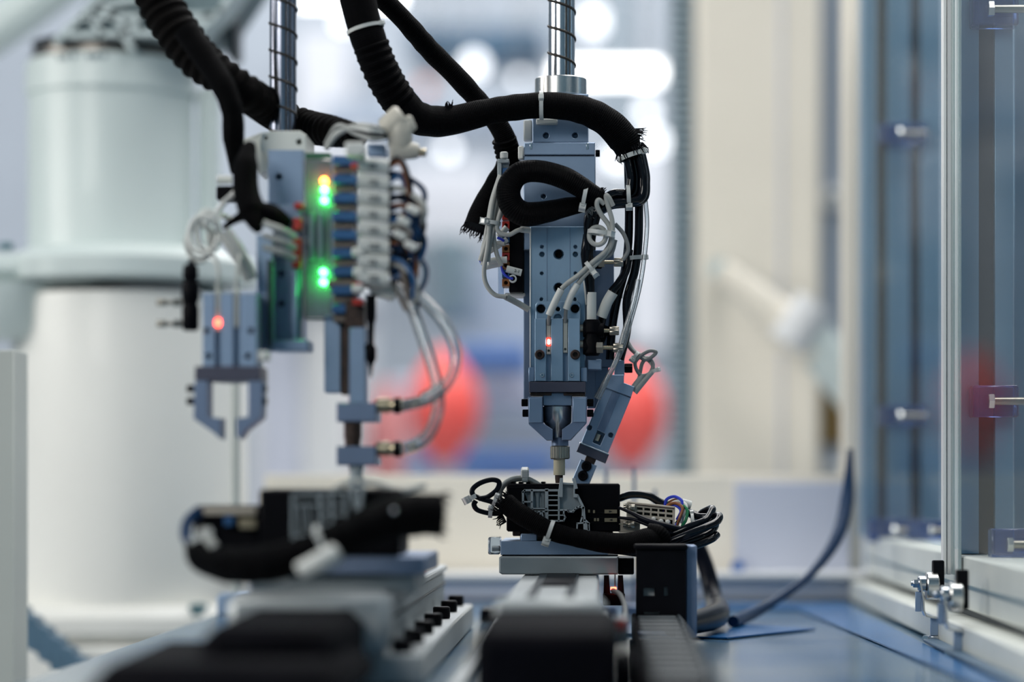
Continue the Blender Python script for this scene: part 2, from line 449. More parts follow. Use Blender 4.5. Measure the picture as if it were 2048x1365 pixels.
def fray_tuft(parent, x, y, d, dx, dy, rpx, n=26, ln=14, name='frayed_threads', m='fray'):
    """loose threads at the cut end of a woven sleeve"""
    bm = NB(); rnd = random.Random(int(x * 31 + y))
    a = Vector((dx, 0, -dy)).normalized(); s1, s2 = frame_of(a); c = W(x, y, d)
    for i in range(n):
        t = 2 * math.pi * i / n; o = (s1 * math.cos(t) + s2 * math.sin(t)) * M(rpx, d)
        p = c + o - a * M(6, d); l = M(ln * rnd.uniform(.5, 1.3), d)
        q = c + o * rnd.uniform(.9, 1.35) + a * l * .5; e = q + a * l * .6 + Vector((rnd.uniform(-1, 1), rnd.uniform(-1, 1), rnd.uniform(-1, 1))) * M(5, d)
        tube(bm, [p, q, e], [M(1.6, d), M(1.1, d), M(.5, d)], 4, 3)
    o = put(name, bm, m, parent); o['kind'] = 'stuff'; return o
def text_mesh(name, txt, x, y, d, hpx, m, parent, deg=0):
    cu = bpy.data.curves.new(name, 'FONT'); cu.body = txt; cu.size = M(hpx, d) * 1.4; cu.align_x = 'CENTER'; cu.align_y = 'CENTER'; cu.extrude = M(.4, d)
    to = bpy.data.objects.new(name + '_c', cu); COL.objects.link(to)
    me = bpy.data.meshes.new_from_object(to.evaluated_get(bpy.context.evaluated_depsgraph_get()))
    bpy.data.objects.remove(to)
    c = W(x, y, d); q = Matrix.Rotation(R(90), 3, 'X'); q2 = Matrix.Rotation(R(deg), 3, 'Y')
    off = Vector(root_of(parent).location)
    for v in me.vertices: v.co = q2 @ (q @ v.co) + c - off
    me.materials.clear(); me.materials.append(MATS[m]); me.name = name
    o = bpy.data.objects.new(name, me); COL.objects.link(o); o.parent = parent
    return o
# ------------------------------------------------------------------ the setting
TZ = CAMZ - 0.126                      # table top
bm = NB(); bx(bm, (-9, -1.6, -0.05), (9, 12, 0.0)); struct('floor', bm, 'hall_floor', 'grey hall floor below the machine')
bm = NB(); bx(bm, (-9, 9.6, 0), (9, 9.8, 5.2)); struct('wall_back', bm, 'hall_wall', 'pale blue grey wall at the far end of the hall')
bm = NB(); bx(bm, (-9, -1.6, 0), (9, -1.5, 5.2)); struct('wall_blocker', bm, 'blocker_wall', 'added dark blue grey wall behind the viewer, unseen, blocking light')  # unseen wall added to hold back world light and tint metal reflections

t = thing('machine_table', 'bluish reflective metal table plate under the actuators and robot', 'table', (-0.4, 1.7, 0))
bm = NB(); bx(bm, (-0.36, 0.75, TZ - 0.03), (0.42, 2.62, TZ), 0.002); put('table_top', bm, 'table_film', t)
for sx in (-0.35, 0.34):
    for sy in (0.8, 2.52):
        bm = NB(); bx(bm, (sx, sy, 0), (sx + .07, sy + .07, TZ - .03), .003); put('leg', bm, 'profile', t)

def film(name, pts, label, z=TZ):
    bm = NB(); a = [bm.verts.new((x, y, z + .0008)) for x, y in pts]; f = bm.faces.new(a)
    r = bmesh.ops.extrude_face_region(bm, geom=[f])
    for v in r['geom']:
        if isinstance(v, bmesh.types.BMVert): v.co.z += .0012
    return solo(name, bm, 'blue_film', label, 'film')
film('blue_film_sheet', [(0.235, 1.35), (0.245, 1.35), (0.245, 2.44), (0.10, 2.44), (0.10, 2.36), (0.19, 2.33)], 'strip of blue film on the table along the door rail and back beam')
film('blue_film_scrap', [(0.02, 1.95), (0.10, 1.90), (0.18, 2.02), (0.09, 2.10), (0.0, 2.08)], 'loose piece of blue film on the table below the dark cable')

# ---- enclosure: aluminium base beams, back panel, posts
t = thing('enclosure_frame', 'pale aluminium profile frame round the right and back of the table', 'frame', (0.3, 2.5, TZ))
X0, X1 = 0.276, 0.335
bm = NB(); bx(bm, (X0, 1.0, CAMZ - .098), (X1, 2.50, CAMZ - .058), .0015); put('base_beam', bm, 'profile_light', t)
bm = NB(); bx(bm, (X0 + .006, 1.0, CAMZ - .104), (X1, 2.50, CAMZ - .098)); put('beam_groove', bm, 'slot_dark', t)
bm = NB(); bx(bm, (X0 - .018, 1.0, TZ + .002), (X1, 2.50, CAMZ - .104), .0015); put('door_track', bm, 'profile_light', t)
bm = NB(); bx(bm, (X0 - .001, 1.0, CAMZ - .082), (X0 + .004, 2.5, CAMZ - .079)); put('beam_groove', bm, 'machine_teal', t)
bm = NB(); bx(bm, (X0 - .030, 1.0, TZ + .0022), (X0 - .0185, 1.84, TZ + .005), .0008); put('rail_shade_strip', bm, 'duct_blue', t)  # navy strip imitating the dark shade and reflection under the rail
a, b = W(536, 1204, 2.5), W(1745, 1158, 2.5)
bm = NB(); bx(bm, (a.x, 2.5, TZ + .002), (b.x, 2.56, b.z), .002); put('back_beam', bm, 'lavender_paint', t)
bm = NB(); bx(bm, (a.x, 2.485, b.z), (b.x, 2.57, b.z + M(11, 2.5)), .001); put('back_ledge', bm, 'white_paint', t)
a, b = W(530, 1158, 2.575), W(1700, 950, 2.575)
bm = NB(); bx(bm, (a.x, 2.575, a.z), (b.x, 2.60, b.z), .002); put('low_panel', bm, 'cream_paint', t)
a, b = W(1470, 1150, 2.56), W(1700, 965, 2.56)
bm = NB(); bx(bm, (a.x, 2.565, a.z), (b.x, 2.573, b.z), .001); put('reflection_patch', bm, 'lavender_paint', t)  # lavender slab imitating the acrylic's reflection over the low panel
bm = B(1690, -120, 1724, 1160, 2.58, .05, .001); put('corner_post', bm, 'cream_paint', t)
bm = NB(); cyl(bm, W(1475, 1135, 2.56), W(1475, 1135, 2.548), M(13, 2.56), n=16, bev=.001); put('button', bm, 'blue_bin', t, label='small round blue button')
# outer T-slot posts behind the clear doors
def tslot(name, x0, x1, slots, d, t, label):
    r = thing(name, label, 'post', W((x0 + x1) / 2, PY + .0575 * F / d, d + .02))
    top, bot = -160, PY + .0575 * F / d
    xs = [x0] + [v for s in slots for v in s] + [x1]
    bm = NB()
    for i in range(0, len(xs), 2): B(xs[i], top, xs[i + 1], bot, d, t, .0004, bm)
    put('profile_rib', bm, 'profile', r)
    for s in slots:
        put('slot', B(s[0] - 1, top, s[1] + 1, bot, d + .008, t - .01, 0), 'slot_dark', r)
    return r
tslot('aluminium_post', 1921, 2026, [(1958, 1990)], 1.87, .05, 'near blue grey slotted aluminium post at the right edge')
tslot('aluminium_post', 1728, 1885, [(1754, 1774), (1820, 1842)], 2.44, .05, 'far blurred slotted aluminium post behind the rear door')
bm = B(2028, -160, 2110, 1103, 1.93, .02); solo('steel_panel', bm, 'profile', 'flat blue grey sheet panel right of the near post', 'panel')
# ---- clear sliding doors, edge on, with their edge strips
def door(y0, y1, label):
    r = thing('sliding_door', label, 'door', (0.27, (y0 + y1) / 2, CAMZ - .05))
    bm = NB(); bx(bm, (0.266, y0, CAMZ - .052), (0.271, y1, CAMZ + .62), .0006); put('pane', bm, 'acrylic', r)
    return r
dn = door(1.02, 1.82, 'near clear acrylic sliding door left of the slotted post')
df = door(1.865, 2.47, 'rear clear acrylic sliding door in front of the far post')
Zt, Zb = -170, 1150
for (x0, x1, m, par, nm, dd) in ((1886.5, 1893, 'edge_white', df, 'edge_strip', 1.862), (1894.5, 1905, 'edge_white', df, 'edge_strip', 1.864), (1906, 1911, 'edge_green', dn, 'pane_edge', 1.845), (1911.5, 1917, 'edge_white', dn, 'edge_strip', 1.84), (1917.5, 1923, 'edge_green', dn, 'pane_edge', 1.835)):
    put(nm, B(x0, Zt, x1, Zb, dd, .012, .0003), m, par)
# ---- roller latches at the foot of the doors
def roller(dx, dy, s, d, label):
    def p(x, y, o=0): return W(1850 + dx + (x - 1850) * s, 1170 + dy + (y - 1170) * s, d + o)
    r = thing('door_roller', label, 'door roller', p(1870, 1262))
    u = M(1, d) * s
    bm = NB(); cyl(bm, p(1852, 1172), p(1876, 1172), 28 * u, n=28, bev=2 * u); put('wheel', bm, 'steel', r)
    bm = NB(); cyl(bm, p(1836, 1168), p(1852, 1168), 16 * u, n=22, bev=2 * u); put('bearing_flange', bm, 'chrome', r)
    bm = NB(); cyl(bm, p(1826, 1168), p(1837, 1168), 9 * u, n=6, bev=1 * u); cyl(bm, p(1822, 1168), p(1827, 1168), 4.5 * u, n=10); put('axle_nut', bm, 'chrome', r)
    bm = NB(); a, b = p(1866, 1196, -.004), p(1886, 1121, .004); bx(bm, (a.x, a.y, a.z), (b.x, b.y, b.z), .0008); put('backing_plate', bm, 'black_metal', r)
    # bent strap: down from the axle, step right, down to the catch
    bm = NB(); pts = [(1838, 1160), (1845, 1200), (1846, 1222), (1850, 1232), (1862, 1235), (1874, 1236)]
    w = .007 * s
    for i in range(len(pts) - 1):
        q0, q1 = p(*pts[i]), p(*pts[i + 1]); t_ = (q1 - q0).normalized(); nn = Vector((-t_.z, 0, t_.x)) * 1.6 * u
        vs = [bm.verts.new(q + Vector((0, oy, 0)) + o) for q in (q0, q1) for oy in (-w, w) for o in (nn, -nn)]
        for f in ((0, 1, 3, 2), (4, 6, 7, 5), (0, 4, 5, 1), (2, 3, 7, 6), (0, 2, 6, 4), (1, 5, 7, 3)): bm.faces.new([vs[k] for k in f])
    put('strap', bm, 'steel', r)
    bm = NB(); a, b = p(1831, 1224, -.001), p(1842, 1184, .001); bx(bm, a, b, .0003); a, b = p(1861, 1272, -.001), p(1876, 1236, .001); bx(bm, a, b, .0003); put('tab', bm, 'alu', r)
    bm = NB(); a, b = p(1849, 1284, -.006), p(1876, 1271, .006); bx(bm, a, b, .001)
    cyl(bm, p(1850, 1278, -.006), p(1850, 1278, .004), 6 * u, n=12); put('catch', bm, 'chrome', r)
    return r
roller(0, 0, 1.0, 1.845, 'steel roller and bent strap at the foot of the rear door')
roller(46, 22, 1.07, 1.72, 'nearer steel roller and bent strap below the near door edge')
# ---- clear hinge blocks with steel pins
def hinge(x, y, s, d, label, wx=1.0):
    wx = 1.0 if s == 1.0 else 1.7
    r = thing('hinge_block', label, 'hinge', W(x, y + 26 * s, d + .012))
    put('clear_block', B(x - 46 * s * wx, y - 32 * s, x + 46 * s * wx, y + 32 * s, d, .0195, .0012), 'hinge_clear', r)
    bm = NB(); u = M(1, d) * s
    cyl(bm, W(x - 8 * s, y, d - .008), W(x + 80 * s, y, d - .008), 8 * u, n=16, bev=u); put('pin', bm, 'nickel', r)
    bm = NB(); cyl(bm, W(x - 16 * s, y, d - .008), W(x - 4 * s, y, d - .008), 16 * u, n=6, bev=u); put('nut', bm, 'steel', r)
    return r
hinge(1992, 18, 1.0, 1.85, 'clear hinge block with steel pin at the top of the near post')
hinge(1992, 803, 1.0, 1.85, 'clear hinge block with steel pin halfway down the near post')
hinge(2030, 1090, 1.0, 1.80, 'clear hinge block with steel pin on the base beam beside the near post')
hinge(1806, 266, .62, 2.42, 'blurred upper hinge block on the far post')
hinge(1806, 832, .62, 2.42, 'blurred middle hinge block on the far post')
hinge(1795, 1062, .72, 2.40, 'blurred lowest hinge block on the far post')
hinge(1868, 1062, .62, 2.30, 'blurred low hinge block beside the acrylic door edge')

# ---- behind the enclosure: cream cabinet, slatted strip, diagonal arm
r = thing('cream_cabinet', 'tall cream cabinet filling the background right of the slatted strip', 'cabinet', W(1515, 1300, 3.5))
put('body', B(1394, -170, 1640, 1300, 3.4, .3, .006), 'cream_paint', r)
put('side_trim', B(1560, -170, 1566, 1300, 3.396, .006, .001), 'lavender_paint', r)
put('rear_panel', B(1640, -170, 1692, 1300, 3.6, .05, .004), 'machine_grey', r)
put('ochre_panel', B(1641, 782, 1688, 890, 3.59, .01, .001), 'ochre', r, label='ochre brown panel')
r = thing('slatted_strip', 'tall blurred grey blue slatted strip left of the cream cabinet', 'cable chain', W(1362, 985, 3.5))
put('backing', B(1342, -170, 1386, 985, 3.52, .05, .002), 'profile', r)
sl = None
for i in range(64):
    y = -165 + i * 18
    if sl is None:
        sl = put('slat', B(1338, y, 1390, y + 10, 3.5, .02, .001), 'slat', r); z0 = W(0, y, 3.5).z
    else:
        c = sl.copy(); COL.objects.link(c); c.parent = r; c.location = (0, 0, W(0, y, 3.5).z - z0)
for (x, y, w) in ((1668, 395, 'upper'), (1672, 945, 'lower')):
    r = thing('switch_box', w + ' small white box with a dark dot right of the cream cabinet', 'switch box', W(x, y + 22, 3.59))
    put('housing', B(x - 22, y - 22, x + 22, y + 22, 3.578, .021, .002), 'white_paint', r)
    bm = NB(); cyl(bm, W(x, y, 3.579), W(x, y, 3.572), M(7, 3.57), n=14); put('dot', bm, 'machine_teal', r)
r = thing('white_robot_arm', 'white blurred robot arm reaching down to the right before the cream cabinet', 'robot arm', W(1600, 820, 3.2))
put('forearm', T([(1440, 540, 3.2), (1520, 605, 3.2), (1590, 670, 3.2), (1630, 710, 3.2)], [24, 36, 42, 42], n=20), 'cream_paint', r)
put('mount', T([(1440, 540, 3.2), (1440, 541, 3.398)], 24, n=16, per=2), 'robot_grey', r)
put('elbow', T([(1575, 690, 3.18), (1630, 606, 3.18)], [42, 40], n=20, per=3), 'white_paint', r)
put('wrist', T([(1610, 660, 3.2), (1672, 740, 3.2), (1724, 820, 3.2)], [46, 44, 34], n=20), 'robot_white', r)

# ---- cables on the far table
bm = T([(1700, 900, 2.3), (1694, 1000, 2.28), (1672, 1080, 2.24), (1620, 1150, 2.2), (1548, 1204, 2.15), (1498, 1231, 2.1), (1466, 1244, 2.025)], [6, 14, 13, 8, 9, 13, 12], n=12)
solo('curved_cable', bm, 'blue_cable', 'dark blue cable curving from the corner post down to the table', 'cable')
bm = T([(1380, 1060, 2.12), (1410, 1130, 2.12), (1428, 1200, 2.1), (1434, 1222, 2.03), (1424, 1236, 1.95), (1345, 1256, 1.86)], [17, 17, 18, 26, 26, 20], n=12)
solo('thick_cable', bm, 'black_cable', 'thick dark cable dropping to the table behind the cable chain', 'cable')

# ---- the hall behind
def lamp(x0, y0, x1, y1, d, label, m='lamp'):
    r = thing('hall_lamp', label, 'lamp', W((x0 + x1) / 2, y1, d), 'lamps hanging in the hall')
    put('diffuser', B(x0, y0, x1, y1, d, .05, .008), m, r)
    put('housing', B(x0 - 4, y0 - 5, x1 + 4, y0 - 1, d - .01, .09, .004), 'white_paint', r)
    for fx in (.2, .8):
        bm = NB(); p = W(x0 + (x1 - x0) * fx, y0 - 4, d + .04); cyl(bm, p, p + Vector((0, 0, 5.2 - p.z)), .003, n=6); put('hanger_wire', bm, 'steel', r)
lamp(1108, 126, 1322, 160, 6.0, 'long bright lamp behind the right spline shaft')
lamp(590, -60, 800, 4, 5.2, 'bright lamp at the top edge right of the left shaft')
lamp(1170, 20, 1205, 60, 7.5, 'small lamp high above the long bright lamp', 'lamp_soft')
for i, (x, y, rp, w) in enumerate(((948, 130, 20, 'between the two sleeves'), (1040, 157, 9, 'just left of the right shaft'), (1362, 160, 16, 'beside the end of the long lamp'), (1292, 226, 15, 'right of the arching sleeve'), (1312, 284, 18, 'lower of the pair right of the arching sleeve'), (896, 300, 13, 'under the sleeve bend'), (1235, 318, 17, 'right of the gripper mount'), (690, 40, 16, 'left of the thick sleeve'))):
    r = thing('globe_lamp', 'round out of focus lamp ' + w, 'lamp', W(x, y + rp, 7.6), 'round lamps of the hall')
    bm = NB(); c = W(x, y, 7.6); rr = M(rp, 7.6)
    lathe(bm, c - Vector((0, 0, rr)), c + Vector((0, 0, rr)), [(.0, rr * .1), (.1, rr * .6), (.3, rr * .92), (.5, rr), (.7, rr * .92), (.9, rr * .6), (1, rr * .2)], 16)
    put('globe', bm, 'lamp_soft', r)
    bm = NB(); cyl(bm, c + Vector((0, 0, rr)), (c.x, c.y, 5.2), .004, n=6); put('hanger_wire', bm, 'steel', r)
bm = B(1195, 300, 1335, 690, 9.4, .1, .01); o = struct('window_1', bm, 'window_light', 'bright window in the hall wall right of the gripper')
bm = B(800, 330, 985, 480, 9.4, .1, .01); o = struct('window_2', bm, 'window_light', 'bright window in the hall wall left of the gripper')
bm = B(590, 60, 700, 330, 9.4, .1, .01); o = struct('window_3', bm, 'window_light', 'bright window in the hall wall right of the left shaft')
def machine(name, label, cat, boxes, base):
    r = thing(name, label, cat, W(*base))
    for nm, x0, y0, x1, y1, d, t, m in boxes: put(nm, B(x0, y0, x1, y1, d, t, .01), m, r)
    return r
machine('air_duct', 'dark blue overhead duct between the sleeves in the background', 'duct', [('duct_body', 820, 50, 1090, 108, 8.0, .4, 'duct_blue'), ('duct_flange', 900, 70, 1020, 122, 7.9, .1, 'duct_blue')], (950, 122, 8.0))
for x in (850, 1060):
    bm = NB(); q_ = W(x, 50, 8.2); cyl(bm, q_, (q_.x, q_.y, 5.2), .008, n=6); put('hanger_rod', bm, 'steel', bpy.data.objects['air_duct'])
machine('support_column', 'dark blue grey column right of the right shaft in the background', 'column', [('shaft', 1222, -160, 1250, 1100, 8.6, .2, 'machine_teal')], (1236, 1600, 8.6))
machine('rear_gantry', 'pale horizontal gantry across the hall background', 'gantry', [('beam', 640, 205, 1080, 262, 8.8, .3, 'machine_grey'), ('post', 700, 262, 740, 1400, 8.8, .2, 'white_paint'), ('post', 1010, 262, 1040, 1400, 8.8, .2, 'machine_grey')], (870, 1400, 8.8))
machine('grey_machine', 'grey blue machine body behind the right gripper', 'machine', [('housing', 930, 520, 1200, 1400, 7.0, .8, 'machine_grey'), ('upper_box', 860, 470, 935, 640, 6.6, .3, 'machine_teal'), ('blue_tray', 905, 690, 1060, 735, 6.4, .4, 'blue_bin'), ('shelf', 780, 760, 1330, 800, 6.5, .4, 'lavender_paint'), ('blue_tray', 820, 905, 1110, 948, 6.4, .4, 'blue_bin')], (1060, 1400, 7.0))
machine('white_cabinet', 'white cabinet behind the left gripper and vacuum tool', 'cabinet', [('body', 500, 600, 690, 1500, 4.6, .5, 'white_paint'), ('door', 520, 640, 600, 1400, 4.58, .02, 'lavender_paint'), ('top', 490, 585, 700, 602, 4.5, .6, 'machine_grey')], (600, 1500, 4.6))
def red_guard(x, y, rx, ry, d, m, label):
    r = thing('rounded_guard', label, 'machine guard', W(x, y + ry + 330, d))
    bm = NB(); c = W(x, y, d); a, b = M(rx, d), M(ry, d)
    vs = lathe(bm, c - Vector((0, 0, b)), c + Vector((0, 0, b)), [(k / 10, a * math.sin(math.pi * min(max(k / 10, .04), .96)) ** .7) for k in range(11)], 24)
    put('shell', bm, m, r)
    bm = NB(); q = W(x, y + ry * .8, d); cyl(bm, q, (q.x, q.y, 0), .03, n=12); put('stand', bm, 'machine_grey', r)
red_guard(888, 818, 74, 118, 6.0, 'red_cover', 'red rounded guard seen between the vacuum tool and the right gripper')
red_guard(1262, 828, 72, 118, 5.9, 'red_cover', 'red rounded guard behind the tilted cylinder')
red_guard(775, 880, 42, 120, 4.9, 'pink_cover', 'pink blurred guard right behind the vacuum tool')
bm = T([(840, 180, 8.85), (862, 176, 8.85)], [14, 14], n=14, per=2)
r = thing('beacon', 'small orange beacon glowing above the sleeve bend', 'beacon', W(850, 205, 8.85)); put('lens', bm, 'orange_mark', r); put('bracket', B(835, 188, 870, 205, 8.85, .04, .004), 'machine_grey', r)
for i, (x, y0) in enumerate(((1212, 940), (1268, 935), (1310, 980))):
    r = thing('locating_pin', ('left', 'middle', 'shortest right')[i] + ' of the three thin pins behind the right workpiece', 'pin', W(x, 1200, 2.2))
    bm = NB(); cyl(bm, W(x, 1204, 2.2), W(x, y0, 2.2), M(3.4, 2.2), n=10); put('shank', bm, 'alu_dark', r)
    bm = NB(); q = W(x, 1204, 2.2); bx(bm, (q.x - .01, q.y - .01, TZ), (q.x + .01, q.y + .01, TZ + .012), .001); put('foot', bm, 'alu_dark', r)
# ------------------------------------------------------------------ right robot tool (in focus)
def spline_shaft(x, d, y1, phase, label, m='chrome'):
    r = thing('spline_shaft', label, 'robot shaft', W(x, y1, d))
    u = M(1, d); rad = 26.5 * u; p = W(x, 0, d)
    top = W(x, -140, d).z; bot = W(x, y1, d).z
    bm = NB(); cyl(bm, (p.x, d, bot), (p.x, d, top), rad, n=40); put('rod', bm, m, r)
    bm = NB(); pitch = 53 * u; n = int((top - bot) / pitch * 36)
    pts = []
    for i in range(n):
        z = bot + pitch * i / 36 + phase * pitch; a = 2 * math.pi * i / 36
        if z < top: pts.append(Vector((p.x + rad * 1.002 * math.cos(a), d - rad * 1.002 * math.sin(a), z)))
    tube(bm, pts, 2.9 * u, 6, 1, caps=True); put('screw_groove', bm, 'steel_groove', r)
    for dx in (.35, .62):
        bm = NB(); s = p.x + rad * dx; y = d - rad * math.sqrt(1 - dx * dx)
        bx(bm, (s - u * 1.6, y - u * .6, bot), (s + u * 1.6, y + u * 2, top)); put('spline_groove', bm, 'steel_groove', r)
    return r
sh = spline_shaft(1123.5, 1.905, 190, .1, 'sharp chrome spline shaft above the right gripper')
d = 1.905; bm = NB(); u = M(1, d)
lathe(bm, W(1121.5, 236, d), W(1121.5, 158, d), [(0, 51 * u), (.55, 51 * u), (.56, 52 * u), (.98, 52 * u), (1, 50 * u), (1, 26 * u)], 48); put('clamp_collar', bm, 'steel', sh)

r = thing('slide_unit', 'blue grey aluminium mounting block and pneumatic slide of the right tool', 'slide unit', W(1120, 860, 1.9))
put('upper_block', plate(rect(1065, 188, 1176.5, 285), [circ(1092, 271, 6), circ(1150, 271, 6)], 1.876, .05, .012), 'alu', r)
put('clamp_cap', plate([(1048, 286), (1062, 285), (1190, 285), (1190, 310), (1048, 310)], [], 1.873, .055, None, 1.6), 'alu', r)
put('mount_body', plate(rect(1047, 312, 1191, 500), [circ(1087, 393, 5)], 1.874, .05, .014, 1.6), 'alu', r)
put('back_plate', plate([(1047, 500), (1228, 500), (1228, 735), (1191, 735), (1191, 817), (1175, 817), (1175, 798), (1047, 798)], [], 1.893, .012, None, 1.2), 'alu_dark', r)
side_screw(1195.5, 307, 1.89, 9, 14, 1, r)
for x in (1062, 1175):
    put('edge_notch', B(x - 2.5, 286, x + 2.5, 299, 1.8728, .002, .0002), 'chrome', r)
hs = [circ(1117.5, 509, 10), circ(1117.5, 576, 10), circ(1084, 509, 5, 14), circ(1151, 509, 5, 14)]
for x, y in ((1084, 494), (1151, 494), (1083.5, 547), (1151, 547), (1083, 599), (1150, 599)): hs.append(circ(x, y, 3.4, 12))
put('slide_table', plate([(1060, 453), (1171, 453), (1171, 760), (1060, 760)], hs, 1.868, .016, .009, 1.6, 1.2), 'alu_plate', r)
for x in (1094, 1140): put('guide_line', B(x - .5, 456, x + .5, 603, 1.8677, .0006, 0), 'alu_dark', r)
for x, y in ((1117.5, 509), (1117.5, 576)): screw(x, y, 1.8755, 7.5, r, 'black_metal', .0015)
put('bevel_highlight', B(1059.2, 456, 1062, 750, 1.8665, .014, .0003), 'edge_white', r)  # white strip imitating the lit left bevel of the slide table
put('spacer_block', B(1175, 719, 1203, 740, 1.862, .02, .0006), 'alu', r)
put('white_base', B(1010, 586, 1050, 592, 1.885, .03, .0005), 'sleeve_white', r)

# ---- gripper
g = thing('pneumatic_gripper', 'sharp aluminium two jaw gripper with one red sensor light', 'gripper', W(1115, 882, 1.86))
put('adapter_plate', plate([(1076, 603), (1156, 603), (1161, 609), (1161, 650), (1071, 650), (1071, 609)], [circ(1082, 618, 9), circ(1150, 618, 9), circ(1116, 618.5, 4.5, 14), circ(1116, 637, 8)], 1.861, .0068, .006, 1.2, 1.6), 'alu_plate', g)
for x in (1082, 1150): screw(x, 618, 1.8668, 8, g, 'black_metal', .0012)
screw(1116, 618.5, 1.8668, 4, g, 'black_metal', .001)
gb = put('gripper_body', B(1069.6, 637.5, 1160, 764, 1.8575, .010, .0004), 'alu', g)
for x0, x1 in ((1069.6, 1092.3), (1102, 1126), (1136, 1160)):
    put('body_rib', plate(rect(x0, 637.5, x1, 763), [], 1.852, .008, None, 1.0), 'alu_plate', g)
for x0, x1, y0, y1, hx, hy, lit in ((1093, 1101.5, 641, 709, 1097.5, 702, 1), (1126.6, 1135, 636, 706, 1130.5, 699, 0)):
    s = put('position_sensor', plate(rect(x0, y0, x1, y1), [circ(hx, hy, 2.6, 12)], 1.853, .005, .003, .6, .4), 'sensor_beige', g)
    if lit:
        put('sensor_led', B(1094.6, 679, 1100.2, 689, 1.8508, .002, .0006), 'led_core', s, label='glowing red light'); put('sensor_led_halo', B(1092.6, 675, 1102, 693, 1.8522, .002, .0006), 'led_halo', s)  # larger box glows to imitate the halo around the red light
for x in (1079.5, 1150.5): screw(x, 710, 1.852, 10, g, 'rust_black', .004)
for x in (1084.5, 1143.5): screw(x, 751, 1.8522, 4.6, g, 'chrome', .0012, 'pin')
put('shoulder', B(1057, 735, 1069, 764, 1.858, .008, .0005), 'alu', g); put('shoulder', B(1161, 735, 1174, 764, 1.858, .008, .0005), 'alu', g)
put('jaw_guide', plate(rect(1058, 764.5, 1171, 785), [], 1.850, .034, None, .8), 'jaw_dark', g)
put('wear_strip', B(1060, 786, 1103, 791.5, 1.853, .028, .0003), 'rust_black', g); put('wear_strip', B(1127, 786, 1170, 791.5, 1.853, .028, .0003), 'rust_black', g)
put('jaw', prism([(1056, 794), (1085, 794), (1086, 847), (1105.5, 859.5), (1105.5, 881), (1093, 881.5), (1057, 849)], 1.8495, .022, 1.0), 'alu_dark', g)
put('jaw', prism([(1144, 794), (1174, 794), (1173, 846), (1141, 881), (1124, 881), (1124, 859.5), (1144, 845.5)], 1.8495, .022, 1.0), 'alu_dark', g)
put('jaw_pad', B(1058, 796, 1084, 846, 1.8485, .002, .0003), 'alu', g); put('jaw_pad', B(1146, 796, 1172, 845, 1.8485, .002, .0003), 'alu', g)
for x, y, s_ in ((1049.5, 806, -1), (1051.5, 827, -1), (1180.5, 806, 1), (1180.5, 827, 1)): side_screw(x, y, 1.858, 13, 15, s_, g)
# fittings on its right side
def fitting(parent, x, y, d, s=1.0, nut=True, m='nickel'):
    u = M(1, d) * s
    bm = NB(); cyl(bm, W(x, y, d), W(x + 22 * s, y, d), 3.2 * u, n=12)
    for k in range(5): cyl(bm, W(x + (2 + k * 3.4) * s, y, d), W(x + (4 + k * 3.4) * s, y, d), 4.2 * u, n=14)
    st = put('needle_stem', bm, 'brass', parent)
    bm = NB(); knurl(bm, W(x + 20 * s, y, d), W(x + 39 * s, y, d), 9 * u, 16, .9 * u); put('knob', bm, m, st)
    if nut:
        bm = NB(); cyl(bm, W(x - 12 * s, y, d), W(x + 1 * s, y, d), 11.5 * u, n=6, bev=u); put('hex_nut', bm, m, st)
bm = NB(); d = 1.858; u = M(1, d)
lathe(bm, W(1184, 712, d), W(1184, 640, d), [(0, 13 * u), (.07, 17 * u), (.45, 17 * u), (.5, 15 * u), (.6, 15 * u), (.65, 18 * u), (.9, 18 * u), (1, 14 * u)], 28)
cyl(bm, W(1166, 661, d), W(1208, 661, d), 14 * u, n=22, bev=u); cyl(bm, W(1166, 695, d), W(1196, 695, d), 15 * u, n=22, bev=u)
fb = put('elbow_valve', bm, 'black_plastic', g)
for y in (657, 689):
    bm = NB(); cyl(bm, W(1159, y, d), W(1168, y, d), 8 * u, n=16, bev=u); put('thread', bm, 'nickel', g)
fitting(g, 1199, 662, 1.858); fitting(g, 1205, 696, 1.855, 1.06)
bm = NB(); lathe(bm, W(1206, 650, 1.88), W(1192, 690, 1.88), [(0, 12 * u), (.3, 15 * u), (.7, 15 * u), (1, 13 * u)], 18); put('elbow_valve', bm, 'black_plastic', g)

# ---- nozzle tool held in the jaws
z = thing('nozzle_tool', 'shiny steel nozzle with knurled nut and beige tip held between the gripper jaws', 'nozzle', W(1117, 968, 1.862))
d = 1.868; u = M(1, d)
put('collar_block', B(1086, 786, 1144, 812, 1.858, .02, .0005), 'alu', z)
bm = NB(); lathe(bm, W(1115, 884, d), W(1115, 813, d), [(0, 12 * u), (.18, 12 * u), (.34, 17 * u), (.55, 28 * u), (.98, 28.5 * u), (1, 27 * u)], 36); put('nozzle_cone', bm, 'steel', z)
bm = NB(); lathe(bm, W(1120, 893, d), W(1120, 876, d), [(0, 17 * u), (.8, 17 * u), (1, 15 * u)], 24); put('lock_ring', bm, 'alu_dark', z)
bm = NB(); knurl(bm, W(1120, 919, d), W(1120, 892, d), 19.5 * u, 26, .8 * u); put('knurled_nut', bm, 'nickel', z)
bm = NB(); lathe(bm, W(1118.5, 951, d), W(1118.5, 919, d), [(0, 11 * u), (.05, 11.6 * u), (1, 11.6 * u)], 22); put('tip', bm, 'tip_beige', z)
bm = NB(); lathe(bm, W(1118, 967, d), W(1118, 951, d), [(0, 7 * u), (.6, 8 * u), (1, 8 * u)], 16); put('tip_stub', bm, 'rust_black', z)

